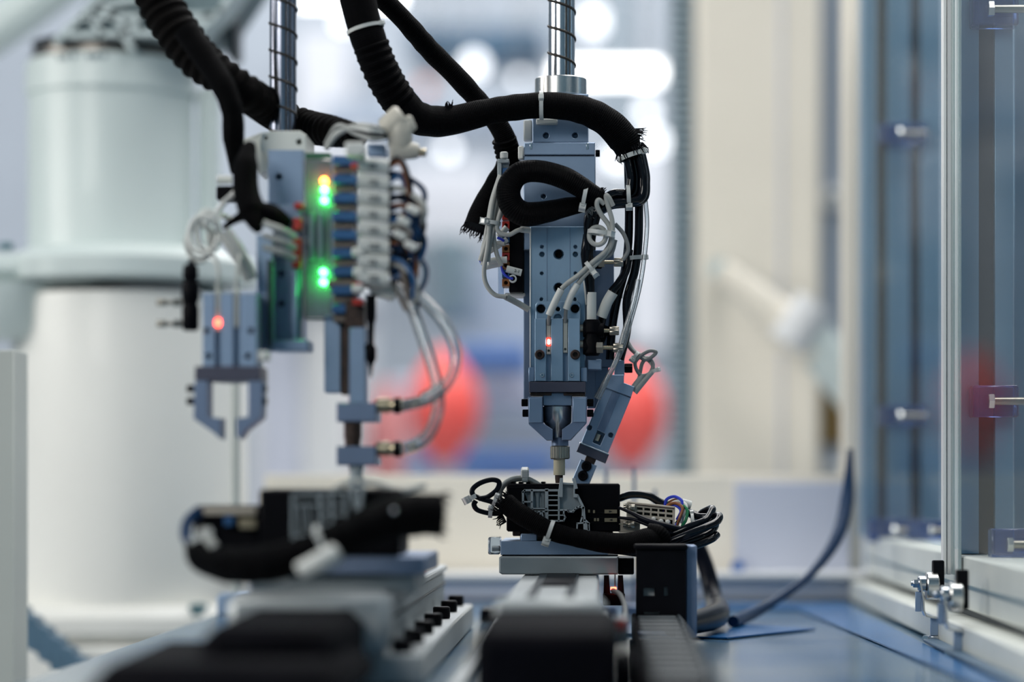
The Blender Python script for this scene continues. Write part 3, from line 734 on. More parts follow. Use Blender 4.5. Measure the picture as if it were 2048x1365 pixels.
# ---- tilted cylinder on the right
c = thing('tilted_cylinder', 'tilted slim aluminium cylinder with two black screws right of the gripper', 'cylinder', W(1165, 968, 1.885))
d = 1.883
put('bracket', B(1229, 720, 1249, 752, d + .004, .02, .0006), 'alu', c)
put('top_cover', prism([(1217, 750), (1248, 750), (1248, 766), (1269, 774), (1262, 795), (1207, 775)], d - .003, .022, 1.0), 'alu', c)
def tl(px, py, a=22.4):
    """along the tilted body: px across from its axis, py down from its top"""
    ca, sa = math.cos(R(a)), math.sin(R(a)); return (1235 + px * ca - py * sa, 785 + px * sa + py * ca)
win = [tl(-8, 86), tl(9, 86), tl(9, 112), tl(-8, 112)]
put('body', plate([tl(-29, 0), tl(29, 0), tl(29, 121), tl(-29, 121)], [circ(1179, 856, 5.2, 14), circ(1221.5, 871, 5.2, 14), win], d, .02, .012, 1.2, .8), 'alu', c)
put('sensor_slot', prism([tl(-10, 2), tl(6, 2), tl(6, 84), tl(-10, 84)], d - .0006, .004, .3), 'alu_dark', c)
put('end_plate', prism([tl(-31, 122), tl(32, 122), tl(32, 141), tl(-31, 141)], d - .002, .024, .8), 'jaw_dark', c)
put('plate_edge', prism([tl(-31, 120.5), tl(32, 120.5), tl(32, 123), tl(-31, 123)], d - .0026, .012, .3), 'chrome', c)
bm = NB(); cyl(bm, W(*tl(-3, 92), d + .003), W(*tl(-3, 106), d + .003), M(7, d), n=14); put('magnet', bm, 'nickel', c)
put('rod', prism([tl(-9, 138), tl(12, 138), tl(12, 158), tl(-9, 158)], d + .002, .012, .8), 'rust_black', c)
put('finger', plate([tl(-17, 152), tl(18, 152), tl(18, 198), tl(6, 204), tl(-17, 198)], [], d - .001, .016, None, 1.0), 'alu', c)
screw(1173, 933, d - .001, 10.5, c); screw(1166, 952, d - .001, 10.5, c)
side_screw(1257, 737, d + .008, 16, 19, 1, c)
put('link_plate', prism([(1190, 735), (1217, 735), (1217, 752), (1205, 790), (1190, 817)], d + .012, .008, .8), 'alu_dark', c)

# ---- terminal block on the left flank
tb = thing('terminal_block', 'black terminal block with orange clamps on the left flank of the right tool', 'terminal block', W(1018, 592, 1.885))
put('body', B(1018, 436, 1047, 585, 1.872, .03, .0008), 'black_plastic', tb)
put('clear_cover', plate([(994, 318), (1018, 318), (1018, 345), (1008, 345), (1008, 590), (996, 590)], [], 1.878, .012, None, .8), 'acrylic_block', tb)
put('cover_frame', B(995, 318, 1018, 326, 1.874, .012, .0005), 'grey_plastic', tb); put('cover_frame', B(995, 326, 1003, 372, 1.874, .012, .0005), 'grey_plastic', tb)
put('blue_insert', B(1004, 336, 1017, 356, 1.876, .01, .0004), 'terminal_blue', tb)
for k, y in enumerate((424, 443, 470, 490, 506, 524, 540, 558)):
    m = ('terminal_red', 'terminal_red', 'terminal_blue', 'terminal_orange', 'terminal_red', 'terminal_orange', 'terminal_blue', 'terminal_orange')[k]
    put('clamp', plate(rect(1004, y, 1019, y + 15), [circ(1012, y + 8, 4, 12)], 1.870, .02, .008, .6, .5), m, tb)
bm = NB(); cyl(bm, W(1008, 318, 1.876), W(1008, 304, 1.876), M(8, 1.876), n=14, bev=M(2, 1.8)); put('cap_nut', bm, 'tie_white', tb)
put('white_block', B(1036, 292, 1047, 318, 1.872, .010, .0008), 'sleeve_white', tb)
mk = put('wire_marker', T([(1013, 538, 1.860), (1043, 546, 1.860)], 7.2, n=16, per=2), 'sleeve_white', tb)
text_mesh('marker_text', '2-1', 1034, 543, 1.8570, 6, 'ink', mk, deg=14)
bm = NB(); cc = W(1025.5, 558, 1.862); lathe(bm, cc - Vector((0, .003, 0)), cc + Vector((0, .003, 0)), [(0, M(5, 1.86)), (0, M(8, 1.86)), (1, M(8, 1.86)), (1, M(5, 1.86)), (0, M(5, 1.86))], 18, False); put('wire_marker', bm, 'sleeve_white', tb)
for pts, rp, m in (([(1005, 526, 1.868), (985, 530, 1.868), (968, 534, 1.868)], 7, 'sleeve_white'), ([(1014, 520, 1.866), (995, 521, 1.866), (977, 524, 1.866)], 7, 'sleeve_white'), ([(1014, 455, 1.866), (1004, 466, 1.866), (996, 474, 1.866)], 6.5, 'sleeve_white'), ([(1014, 478, 1.866), (996, 492, 1.866), (978, 503, 1.866)], 6, 'sleeve_white'), ([(1010, 487, 1.864), (990, 488, 1.866), (975, 497, 1.866)], 5.5, 'grey_cable')):
    put('ferrule', T(pts, rp, n=12, per=4), m, tb)
for pts, m in (([(1003, 532, 1.862), (1006, 545, 1.86), (1016, 555, 1.859), (1026, 558, 1.858)], 'wire_blue'), ([(1003, 533, 1.862), (1008, 537, 1.861), (1015, 539, 1.86)], 'wire_brown'), ([(995, 476, 1.864), (1003, 479, 1.863), (1008, 483, 1.863)], 'wire_blue'), ([(960, 520, 1.868), (963, 526, 1.868), (968, 533, 1.868)], 'wire_blue')):
    put('wire', T(pts, 2.6, n=8, per=5), m, tb)

# ---- woven sleeves
s = thing('cable_sleeve', 'thick black woven sleeve arching over the right tool block', 'cable sleeve', W(900, 300, 1.84))
path = [(706, -60, 1.80), (716, 0, 1.80), (736, 75, 1.80), (762, 140, 1.805), (795, 198, 1.815), (836, 236, 1.825), (895, 242, 1.835), (975, 224, 1.842), (1040, 214, 1.846), (1100, 211, 1.848), (1165, 220, 1.85), (1215, 245, 1.852), (1246, 278, 1.855), (1257, 300, 1.857)]
put('sleeve', T(path, [36, 36, 35, 35, 36, 33, 30, 26, 26, 26, 28, 30, 31, 27], n=26, per=10, step=.0012, wob=.018), 'braid', s)
put('worn_ridges', T([(742, 90, 1.80), (758, 132, 1.803), (776, 168, 1.808), (800, 205, 1.815)], [35.5, 35.8, 36, 35], n=26, ridge=(.0062, .0007)), 'braid', s)
fray_tuft(s, 1262, 300, 1.857, .35, 1, 26, 34, 16)
fray_tuft(s, 1275, 268, 1.857, .9, .1, 9, 16, 12)
fray_tuft(s, 898, 212, 1.83, .2, -1, 6, 12, 8)
tie_px(s, 731, 58, 1.80, .28, 1, 36.5, 1, -.25, .5, 7, .9)
tie_px(s, 1083, 211, 1.848, 1, .0, 27.5, 0, -.42, 1, 8)
tie_px(s, 1262, 312, 1.857, .35, 1, 25, 1, -.3, .35, 9)
put('tie_mount', B(1072, 237, 1115, 248, 1.868, .0075, .0008), 'tie_white', s)
put('tie_mount', B(1047, 240, 1064, 280, 1.885, .012, .0008), 'tie_white', s)

s2 = thing('cable_sleeve', 'thin black woven sleeve running diagonally behind the arching one', 'cable sleeve', W(990, 470, 1.88))
put('sleeve', T([(735, -30, 1.83), (772, 4, 1.84), (812, 45, 1.85), (860, 100, 1.87), (910, 150, 1.88), (955, 200, 1.89), (993, 245, 1.895), (1015, 290, 1.90), (1016, 330, 1.91), (990, 372, 1.91), (965, 415, 1.905), (950, 455, 1.90)], [20, 20, 20, 21, 21, 20, 21, 21, 24, 22, 21, 24], n=20, per=10, step=.0015, wob=.025), 'braid', s2)
fray_tuft(s2, 946, 462, 1.90, -.5, 1, 20, 26, 10)
put('worn_collar', T([(1008, 278, 1.897), (1018, 316, 1.904)], [24, 25], n=18, per=6, ridge=(.004, .0006)), 'braid', s2)

s3 = thing('cable_sleeve', 'looped black ribbed sleeve lying in front of the right tool block', 'cable sleeve', W(1060, 440, 1.85))
lp = [(1203, 396, 1.846), (1168, 378, 1.843), (1128, 356, 1.84), (1080, 343, 1.838), (1040, 347, 1.838), (1018, 375, 1.838), (1022, 408, 1.839), (1048, 428, 1.84), (1092, 424, 1.842), (1135, 414, 1.845), (1172, 408, 1.85), (1196, 400, 1.856)]
put('sleeve', T(lp, [15, 21, 23, 22, 23, 24, 25, 25, 22, 19, 15, 11], n=26, per=10, step=.0008, wob=.01), 'braid_fine', s3)
tie_px(s3, 1170, 391, 1.845, 1, .2, 26, -.1, 1, .5, 8)
fray_tuft(s3, 1204, 388, 1.846, 1, -.3, 9, 14, 9)
fray_tuft(s3, 1180, 420, 1.85, .6, .6, 9, 20, 12, m='grey_cable_dark')

# ---- glossy black tubes out of the arching sleeve, turning under and down
bt = thing('tube_bundle', 'bundle of glossy black tubes curling from the sleeve end past the tool', 'tube bundle', W(1240, 640, 1.86))
for k, (ox, dd, rp) in enumerate(((0, 0, 9), (12, .006, 9.5), (25, -.002, 9), (8, .008, 8.5), (21, .009, 9), (30, .005, 8.5))):
    put('tube', T([(1250 + ox, 296, 1.857 + dd), (1258 + ox, 330, 1.857 + dd), (1262 + ox, 362, 1.857 + dd), (1254 + ox, 386 + ox * .5, 1.856 + dd), (1226, 388 + ox * .75, 1.853 + dd), (1203 + ox * .1, 408 + ox * .4, 1.853 + dd), (1188 - ox * .4, 450 - ox * .5, 1.855 + dd), (1179 - ox * .2 + k * 2, 500, 1.857 + dd)], rp, n=12, per=8), 'black_tube', bt)
for k, (x, dd) in enumerate(((1256, .015), (1276, .013))):
    put('tube', T([(x, 320, 1.862 + dd), (x + 2, 400, 1.862 + dd), (x + 1, 480, 1.862 + dd), (x - 6, 540, 1.862 + dd), (x - 22, 600, 1.864 + dd), (x - 32 + k * 10, 660, 1.864 + dd), (x - 36, 720, 1.864 + dd)], 8.6, n=12, per=8), 'black_tube', bt)
put('tube', T([(1178, 470, 1.858), (1174, 510, 1.859), (1178, 550, 1.86), (1181, 590, 1.861), (1182, 640, 1.862)], [12, 13, 11, 8.5, 8.5], n=14), 'black_tube', bt)
put('tube', T([(1258, 500, 1.874), (1252, 540, 1.872), (1238, 566, 1.868), (1222, 586, 1.866), (1212, 610, 1.868), (1202, 648, 1.874)], 8.5, n=12), 'black_tube', bt)
put('marker_sleeve', T([(1183, 585, 1.8605), (1183, 642, 1.8615)], 9.6, n=16, per=2), 'sleeve_white', bt)
put('marker_sleeve', T([(1172, 562, 1.866), (1177, 610, 1.867)], 6, n=12, per=2), 'sleeve_white', bt)
put('marker_sleeve', T([(1226, 585, 1.865), (1214, 606, 1.866), (1203, 634, 1.868)], 11, n=16, per=4), 'sleeve_white', bt)
put('marker_sleeve', T([(1240, 565, 1.878), (1236, 596, 1.880)], 9, n=14, per=2), 'sleeve_white', bt)
tie_px(bt, 1257, 392, 1.855, 1, -.05, 20, .1, 1, .4, 8)
tie_px(bt, 1268, 517, 1.878, .1, 1, 20, 1, .15, .1, 8)
fitting(bt, 1208, 525, 1.862, .98)
bm = NB(); cyl(bm, W(1190, 525, 1.864), W(1204, 525, 1.864), M(13, 1.86), n=18, bev=.0006); put('valve_body', bm, 'black_plastic', bt)

# ---- clear tubes on the far right
ct = thing('clear_tubes', 'pair of clear air tubes running down beside the black tubes', 'air tubes', W(1200, 800, 1.86))
put('tube', T([(1290, 392, 1.868), (1294, 450, 1.868), (1288, 520, 1.866), (1278, 580, 1.864), (1262, 640, 1.86), (1244, 700, 1.858), (1216, 752, 1.858), (1192, 796, 1.862)], 4.6, n=12), 'tube_clear', ct)
put('tube', T([(1276, 560, 1.858), (1266, 610, 1.856), (1250, 660, 1.855), (1234, 716, 1.854), (1214, 760, 1.856), (1196, 798, 1.86)], 5.2, n=12), 'tube_clear', ct)

# ---- grey cables, left side fan
gc = thing('cable_bundle', 'light grey signal cables tied together left of the right tool', 'cables', W(985, 600, 1.85))
for k, pts in enumerate((
    [(1003, 352), (988, 392), (980, 440), (976, 490), (968, 540), (973, 570), (990, 590), (1012, 594)],
    [(1010, 356), (993, 398), (984, 446), (972, 486), (962, 516), (960, 522)],
    [(1016, 360), (999, 402), (988, 448), (988, 480), (994, 510), (1003, 532)],
    [(1022, 366), (1006, 408), (994, 450), (1000, 466), (1018, 470), (1034, 462), (1048, 458)],
    [(1028, 374), (1012, 412), (994, 444), (984, 470), (978, 500), (976, 524)],
    [(1000, 350), (984, 400), (976, 446), (970, 480), (965, 505), (966, 530)])):
    dd = 1.85 + .003 * (k % 3)
    put('cable', T([(x, y, dd) for x, y in pts], 4.6, n=10), 'grey_cable', gc)
put('marker_sleeve', T([(1011, 594, 1.852), (1036, 607, 1.862), (1058, 620, 1.864)], 6.4, n=14, per=3), 'grey_cable', gc)
put('marker_sleeve', T([(1042, 459, 1.852), (1058, 461, 1.856)], 6.4, n=14, per=2), 'sleeve_white', gc)
tie_px(gc, 984, 446, 1.853, -.15, 1, 16, -.9, .1, .9, 8, 1.1)

# ---- grey sensor cables, knotted loop right of the slide
kc = thing('sensor_cables', 'light grey sensor cables with a small coil above the gripper sensors', 'cables', W(1130, 640, 1.85))
put('cable', T([(1208, 408, 1.842), (1197, 400, 1.840), (1194, 412, 1.840), (1204, 432, 1.842), (1218, 452, 1.844), (1222, 480, 1.846), (1210, 504, 1.846), (1184, 526, 1.846), (1158, 550, 1.847), (1136, 566, 1.848), (1123, 578, 1.849)], 5, n=10), 'grey_cable', kc)
put('cable', T([(1226, 412, 1.842), (1218, 396, 1.840), (1212, 392, 1.840), (1216, 412, 1.841), (1224, 440, 1.842), (1225, 466, 1.844), (1222, 492, 1.846), (1206, 514, 1.848), (1186, 534, 1.848), (1168, 552, 1.849), (1156, 568, 1.85)], 5, n=10), 'grey_cable', kc)
coil = [(1195 + 17 * math.cos(a), 472 + 18 * math.sin(a), 1.841 + .0006 * a) for a in [i * .7 for i in range(15)]]
put('cable_coil', T(coil, 4.8, n=10, per=4), 'grey_cable', kc)
put('cable', T([(1230, 448, 1.85), (1248, 470, 1.852), (1256, 500, 1.853), (1246, 520, 1.854)], 4.2, n=10), 'grey_cable_dark', kc)
put('cable', T([(1231, 480, 1.85), (1222, 508, 1.85), (1200, 520, 1.85), (1182, 538, 1.85)], 4.2, n=10), 'grey_cable_dark', kc)
put('marker_sleeve', T([(1122.5, 579, 1.848), (1110, 604, 1.8485), (1098, 631, 1.8495)], 7.2, n=14, per=4), 'sleeve_white', kc)
put('marker_sleeve', T([(1155, 569, 1.849), (1142, 592, 1.849), (1132, 619, 1.850)], 7, n=14, per=4), 'sleeve_white', kc)
put('cable_end', T([(1099, 630, 1.8500), (1097.5, 640, 1.8515), (1097.5, 650, 1.8535)], 3.8, n=10, per=4), 'grey_cable_dark', kc)
put('cable_end', T([(1132, 618, 1.8503), (1131, 634, 1.8520), (1131, 645, 1.8535)], 3.8, n=10, per=4), 'grey_cable_dark', kc)
tie_px(kc, 1198, 466, 1.842, -.15, 1, 22, 1, .2, .55, 8, 1.15)
tie_px(kc, 1180, 536, 1.847, -.8, .6, 13, .75, .75, .5, 8, 1.05)

lc = thing('looped_cable', 'small knotted grey cable loop at the right of the tilted cylinder', 'cable', W(1290, 770, 1.885))
put('cable', T([(1248, 660, 1.885), (1256, 690, 1.885), (1272, 708, 1.885), (1292, 720, 1.884), (1312, 706, 1.883), (1300, 702, 1.882), (1282, 712, 1.882), (1270, 728, 1.883), (1280, 750, 1.884), (1298, 748, 1.885), (1306, 730, 1.886), (1296, 716, 1.886), (1284, 728, 1.886), (1278, 756, 1.886), (1266, 778, 1.887)], 3.8, n=10), 'grey_cable_dark', lc)
put('cable', T([(1252, 676, 1.887), (1266, 700, 1.887), (1290, 716, 1.887), (1304, 730, 1.887), (1306, 744, 1.887), (1290, 760, 1.888), (1266, 782, 1.888)], 3.6, n=10), 'grey_cable', lc)
put('cable_boot', T([(1286, 750, 1.884), (1276, 764, 1.885), (1266, 780, 1.886)], [5, 6.5, 8], n=12, per=4), 'grey_cable', lc)
put('cable_boot', T([(1304, 744, 1.884), (1286, 764, 1.885), (1268, 784, 1.886)], [5, 6.5, 8], n=12, per=4), 'grey_cable', lc)
tie_px(lc, 1271, 712, 1.884, .8, .6, 8, -.4, 1, .4, 7, .7); tie_px(lc, 1309, 742, 1.885, .3, 1, 6, 1, .5, .4, 7, .7)
# ------------------------------------------------------------------ right workpiece on its carriage
def cable_ring(): pass
w = thing('workpiece_fixture', 'blue grey fixture plate and carriage under the right wired module', 'fixture', W(1110, 1150, 1.88))
put('fixture_plate', plate(rect(1001, 1083, 1216, 1111), [], 1.862, .10, None, 1.2), 'alu', w)
put('carriage', prism([(998, 1116), (1003, 1114), (1236, 1114), (1236, 1150), (1004, 1150), (998, 1146)], 1.850, .12, 3.0), 'actuator', w)
put('gap_shade', B(1004, 1110.5, 1236, 1115, 1.862, .1, 0), 'black_metal', w)  # black box imitating the shadow gap between fixture plate and carriage
put('side_arm', B(1236, 1117, 1268, 1150, 1.862, .06, .0008), 'black_metal', w)
put('riser_block', B(1041, 1068, 1074, 1084, 1.866, .06, .0008), 'alu', w)
put('riser_foot', B(1025, 1052, 1042, 1073, 1.872, .06, .0008), 'rust_black', w)
put('clear_stop', B(976, 1075, 1000, 1110, 1.868, .03, .001), 'acrylic_block', w); bm = NB(); cyl(bm, W(984, 1098, 1.872), W(1001, 1098, 1.872), M(6, 1.87), n=12); put('stop_screw', bm, 'nickel', w)

k = thing('wired_module', 'black electronic module with grey rail clip on the right carriage', 'electronic module', W(1125, 1082, 1.87))
put('housing', B(1013, 968, 1240, 1064, 1.866, .06, .0012), 'black_plastic', k)
put('lower_housing', B(1040, 1060, 1226, 1083, 1.872, .05, .001), 'rust_black', k)
put('housing_ridge', B(1013, 974, 1150, 977, 1.8655, .002, .0002), 'black_metal', k)
for i in range(5): put('vent_rib', B(1022 + i * 15, 964, 1030 + i * 15, 969, 1.872, .03, .0004), 'black_plastic', k)
for y in (1026, 1036, 1046): put('housing_ridge', B(1172, y, 1236, y + 1.6, 1.8652, .002, .0001), 'black_metal', k)
for y in (1020, 1037):
    lb = put('label', B(1209, y, 1234, y + 7.5, 1.8645, .001, 0), 'label_tan', k)
    s_ = 1 if y == 1020 else -1
    put('arrow_print', prism([(1221.5 - s_ * 3.5, y + 1.5), (1221.5 + s_ * 3.5, y + 3.7), (1221.5 - s_ * 3.5, y + 6)], 1.8640, .0004, 0), 'ink', lb)
for x, y in ((1176, 1020), (1186, 1021), (1188, 1037), (1194, 1037)): put('print_mark', B(x, y, x + 4, y + 6, 1.8645, .001, 0), 'label_tan', k)
# grey rail clip: ribs, ladder and pocket (picture coordinates of the close view)
def q(x, y): return (920 + x / 7.186, 920 + y / 7.186)
def qs(l): return [q(*p) for p in l]
cd = 1.854
rb = [([(905, 735), (905, 465), (930, 442), (1420, 442)], 30), ([(1033, 440), (1033, 760)], 34), ([(905, 607), (1035, 607)], 22), ([(1245, 440), (1245, 880)], 48),
      ([(1035, 704), (1245, 704)], 20), ([(1035, 745), (1250, 745)], 26), ([(1105, 745), (1112, 830)], 26), ([(1165, 745), (1142, 815)], 24), ([(1175, 745), (1198, 850)], 22), ([(1222, 745), (1225, 860)], 16),
      ([(1420, 440), (1420, 885)], 26), ([(1690, 520), (1775, 690), (1792, 870), (1845, 920), (1850, 1015)], 32),
      ([(1430, 725), (1550, 725), (1562, 748), (1625, 748), (1650, 715), (1680, 685), (1725, 675), (1770, 700)], 26),
      ([(1492, 730), (1490, 785), (1512, 830), (1488, 880), (1260, 880)], 22), ([(1430, 800), (1490, 800)], 16), ([(1682, 985), (1685, 918), (1790, 908)], 22), ([(1480, 340), (1630, 352)], 26), ([(1765, 700), (1760, 820), (1735, 888)], 24)]
for y in (515, 582, 657, 730, 800): rb.append(([(1268, y), (1410, y)], 18))
cl = put('rail_clip', ribs([(qs(p), w_ / 7.186) for p, w_ in rb], cd, .010), 'grey_plastic', k)
bm = prism(qs([(1415, 440), (1437, 265), (1478, 262), (1476, 540), (1415, 540)]), cd - .001, .012, .5)
prism(qs([(1632, 360), (1610, 268), (1655, 262), (1692, 415), (1650, 425), (1650, 490), (1692, 500), (1692, 545), (1632, 545)]), cd - .001, .012, .5, bm)
prism(qs([(1770, 880), (1850, 912), (1858, 1022), (1775, 1003)]), cd, .008, .5, bm); put('clip_latch', bm, 'grey_plastic', cl)
put('clip_pocket', prism(qs([(1474, 350), (1634, 355), (1634, 540), (1695, 540), (1765, 675), (1640, 740), (1425, 725), (1425, 535), (1474, 535)]), cd + .006, .003, 0), 'grey_plastic', cl)
bm = prism(qs([(1050, 455), (1230, 455), (1230, 700), (1050, 700)]), cd + .007, .002, 0); prism(qs([(925, 470), (1020, 470), (1020, 600), (975, 600)]), cd + .007, .002, 0, bm)
prism(qs([(960, 620), (1020, 620), (1020, 740), (985, 740)]), cd + .007, .002, 0, bm); put('clip_web', bm, 'grey_plastic', cl)
for x in (1110, 1195):
    bm = NB(); a, b = q(x, 470), q(x + 6, 690); lathe(bm, W(*b, cd + .006), W(*a, cd + .006), [(0, M(3.2, cd)), (.6, M(3.6, cd)), (1, M(6.5, cd))], 14); put('clip_post', bm, 'grey_plastic', cl)

# beige connector
cn = thing('plug_connector', 'beige ten way plug connector at the right end of the black module', 'connector', W(1300, 1058, 1.87))
hol = []
def cq(x, y): return (1160 + x / 6.827, 920 + y / 6.827)
for i in range(5):
    x0 = 778 + i * 102; dy = i * 9
    hol.append([cq(x0, 650 + dy), cq(x0 + 78, 657 + dy), cq(x0 + 78, 690 + dy), cq(x0, 683 + dy)])
    hol.append([cq(x0 - 4, 712 + dy), cq(x0 + 76, 719 + dy), cq(x0 + 76, 756 + dy), cq(x0 - 4, 749 + dy)])
    hol.append([cq(x0 - 6, 785 + dy), cq(x0 + 74, 792 + dy), cq(x0 + 74, 880 + dy), cq(x0 - 6, 873 + dy)])
put('shell', plate([cq(640, 590), cq(665, 572), cq(1300, 640), cq(1290, 920), cq(640, 850)], hol, 1.864, .02, .012, 1.0, .5), 'beige_plastic', cn)
put('shell_ridge', prism([cq(685, 600), cq(1285, 660), cq(1285, 672), cq(685, 612)], 1.8632, .002, .2), 'rust_black', cn)
for x, y in ((1005, 815), (1105, 845), (1200, 855)):
    bm = NB(); p = W(*cq(x, y), 1.863); lathe(bm, p + Vector((0, .006, 0)), p - Vector((0, .001, 0)), [(0, M(5.6, 1.86)), (.7, M(5.6, 1.86)), (1, M(3, 1.86))], 14); put('contact', bm, 'sleeve_white', cn)
for x0, x1, y, rp in ((1247, 1254, 1012.5, 5), (1257, 1270, 1016, 6.5), (1246, 1252, 1049, 6), (1256, 1269, 1050, 6.5)):
    bm = NB(); knurl(bm, W(x0, y, 1.862), W(x1, y, 1.862), M(rp, 1.862), 14, M(.7, 1.86)); put('thumb_screw', bm, 'nickel', cn)
put('connector_base', B(1237, 1040, 1280, 1066, 1.868, .02, .0006), 'beige_plastic', cn)
put('white_tab', prism([cq(775, 790), cq(850, 820), cq(840, 850), cq(768, 830)], 1.861, .003, .3), 'sleeve_white', cn)
put('pin_row', B(1238, 1047.5, 1262, 1050, 1.861, .002, .0002), 'brass', cn)

# harness sleeve slung across the front
h = thing('harness_sleeve', 'black woven harness sleeve slung across the front of the right module', 'cable sleeve', W(1180, 1110, 1.84))
put('sleeve', T([(1012, 1006, 1.848), (1030, 1022, 1.844), (1062, 1042, 1.838), (1100, 1062, 1.834), (1150, 1076, 1.832), (1210, 1086, 1.832), (1262, 1088, 1.834), (1296, 1080, 1.838), (1320, 1078, 1.843)], [20, 21, 20, 19, 18, 21, 23, 24, 18], n=24, per=10, step=.001, wob=.014), 'braid', h)
put('sleeve_fold', T([(1296, 1062, 1.842), (1318, 1068, 1.840), (1326, 1084, 1.842), (1310, 1100, 1.846), (1270, 1100, 1.85), (1240, 1098, 1.856)], [16, 17, 17, 16, 14, 12], n=20), 'braid', h)
fray_tuft(h, 1006, 1010, 1.848, -.8, -.5, 19, 34, 16); fray_tuft(h, 1004, 1040, 1.85, -.8, .4, 7, 14, 12)
tie_px(h, 1100, 1062, 1.834, 1, .35, 20, -.35, 1, .3, 8, 1.2)
# black cable loop on the left
l = thing('cable_loop', 'thin black cable looped and tied at the left end of the right module', 'cable', W(970, 1035, 1.85))
put('cable', T([(1004, 1016, 1.848), (985, 1005, 1.846), (962, 998, 1.844), (946, 990, 1.844), (946, 978, 1.845), (962, 966, 1.847), (984, 960, 1.85), (998, 965, 1.852), (994, 980, 1.85), (976, 994, 1.846), (958, 998, 1.842)], 5.2, n=12), 'black_cable', l)
put('cable', T([(952, 1002, 1.846), (948, 1010, 1.846), (954, 1020, 1.847), (972, 1026, 1.848), (990, 1028, 1.85), (1005, 1026, 1.852)], 5.2, n=12), 'black_cable', l)
tie_px(l, 944, 996, 1.844, .5, 1, 9, -1, -.1, .4, 9, 1.0); tie_px(l, 981, 1027, 1.848, 1, .1, 8, .1, -1, .5, 8, .9); tie_px(l, 990, 1002, 1.846, 1, .4, 9, 0, -1, .4, 7, .8)
# grey cables over the top
u_ = thing('grey_cable_arc', 'grey cables arching over the top left of the right module with a white tie', 'cables', W(1040, 1000, 1.88))
for i, pts in enumerate(([(994, 1010), (996, 985), (1010, 966), (1030, 956), (1052, 956), (1070, 964), (1088, 976)], [(1000, 1006), (1002, 982), (1016, 966), (1034, 960), (1054, 960), (1066, 968)], [(990, 1004), (996, 990), (1004, 974)])):
    put('cable', T([(x, y, 1.872 + .004 * i) for x, y in pts], 4.2, n=10), 'grey_cable', u_)
tie_px(u_, 1050, 957, 1.872, 1, 0, 7, 0, -1, .4, 11, 1.6)
# glossy black tube loop on the right
gl = thing('black_tube_loop', 'glossy black tubes looping round the right end of the right module', 'tubes', W(1390, 1110, 1.85))
for i, (oy, ox, dd) in enumerate(((0, 0, 0), (16, -8, .006), (-14, -14, .012))):
    put('tube', T([(1316, 1092 + oy * .6, 1.846 + dd), (1345, 1082 + oy * .9, 1.840 + dd), (1380, 1068 + oy, 1.838 + dd), (1410, 1056 + oy, 1.840 + dd), (1434 + ox, 1044 + oy, 1.846 + dd), (1438 + ox, 1032 + oy, 1.854 + dd), (1420 + ox, 1034 + oy * .6, 1.862 + dd), (1396, 1034 + oy * .2, 1.868 + dd), (1366, 1020, 1.874 + dd)], 7.6, n=14), 'black_tube', gl)
put('tube', T([(1322, 1100, 1.848), (1352, 1102, 1.842), (1392, 1092, 1.84), (1422, 1080, 1.843), (1434, 1070, 1.85)], 7.4, n=14), 'black_tube', gl)
put('cable', T([(1238, 1016, 1.860), (1262, 1026, 1.856), (1290, 1040, 1.852), (1330, 1052, 1.85), (1376, 1062, 1.852), (1404, 1062, 1.856)], [3, 3.6, 6, 6.5, 6.5, 6], n=12), 'black_cable', gl)
put('cable', T([(1238, 1036, 1.860), (1268, 1040, 1.856), (1300, 1052, 1.853), (1340, 1066, 1.852), (1372, 1076, 1.852)], [3, 3.4, 4, 5, 5], n=12), 'black_cable', gl)
put('tube', T([(1238, 998, 1.885), (1262, 990, 1.886), (1296, 992, 1.886), (1322, 1006, 1.886), (1350, 1012, 1.886)], [7, 8, 8, 8, 7], n=14), 'black_tube', gl)
tie_px(gl, 1385, 1042, 1.866, 1, -.1, 16, .3, -1, .3, 6, .6)
# coloured wires at the connector
cw = thing('coloured_wires', 'blue brown green and white wires curling out of the beige connector', 'wires', W(1350, 1050, 1.88))
for i, (m, ox, oy, dd) in enumerate((('wire_blue', 0, 0, 0), ('wire_brown', 6, 6, .003), ('wire_green', -2, 10, .005), ('sleeve_white', 9, 9, -.002), ('wire_blue', -3, 16, -.004), ('wire_brown', 1, 13, -.006), ('wire_green', 10, 16, -.004))):
    put('wire', T([(1330 + ox, 1012 + oy, 1.876 + dd), (1334 + ox, 999 + oy, 1.874 + dd), (1350 + ox, 994 + oy, 1.872 + dd), (1364 + ox, 1004 + oy, 1.868 + dd), (1362 + ox - 4 * (i % 2), 1024 + oy, 1.866 + dd), (1354 + ox, 1040 + oy * .8, 1.868 + dd)], 3.2, n=8), m, cw)
put('white_boot', T([(1362, 1006, 1.874), (1380, 1012, 1.876)], [9, 10], n=14, per=3), 'sleeve_white', cw)

# ------------------------------------------------------------------ right actuator, motor, cable chain
a = thing('linear_actuator', 'narrow grey linear actuator under the right carriage running towards the viewer', 'linear actuator', (-.03, 1.7, TZ))
zt = CAMZ - .0735
bm = NB(); bx(bm, (-.060, 1.48, TZ + .004), (-.001, 2.22, zt), .002); put('body', bm, 'actuator_light', a)
bm = NB(); bx(bm, (-.046, 1.50, zt), (-.040, 2.2, zt + .0012), .0004); put('top_groove', bm, 'slot_dark', a)
bm = NB(); bx(bm, (-.022, 1.50, zt), (-.016, 2.2, zt + .0012), .0004); put('top_groove', bm, 'slot_dark', a)
bm = NB(); bx(bm, (-.040, 1.66, zt + .0002), (-.018, 2.2, zt + .0016), .0004); put('black_strip', bm, 'black_metal', a)
bm = NB(); bx(bm, (-.064, 1.452, TZ + .004), (.003, 1.48, zt + .001), .003); put('end_block', bm, 'actuator_light', a)
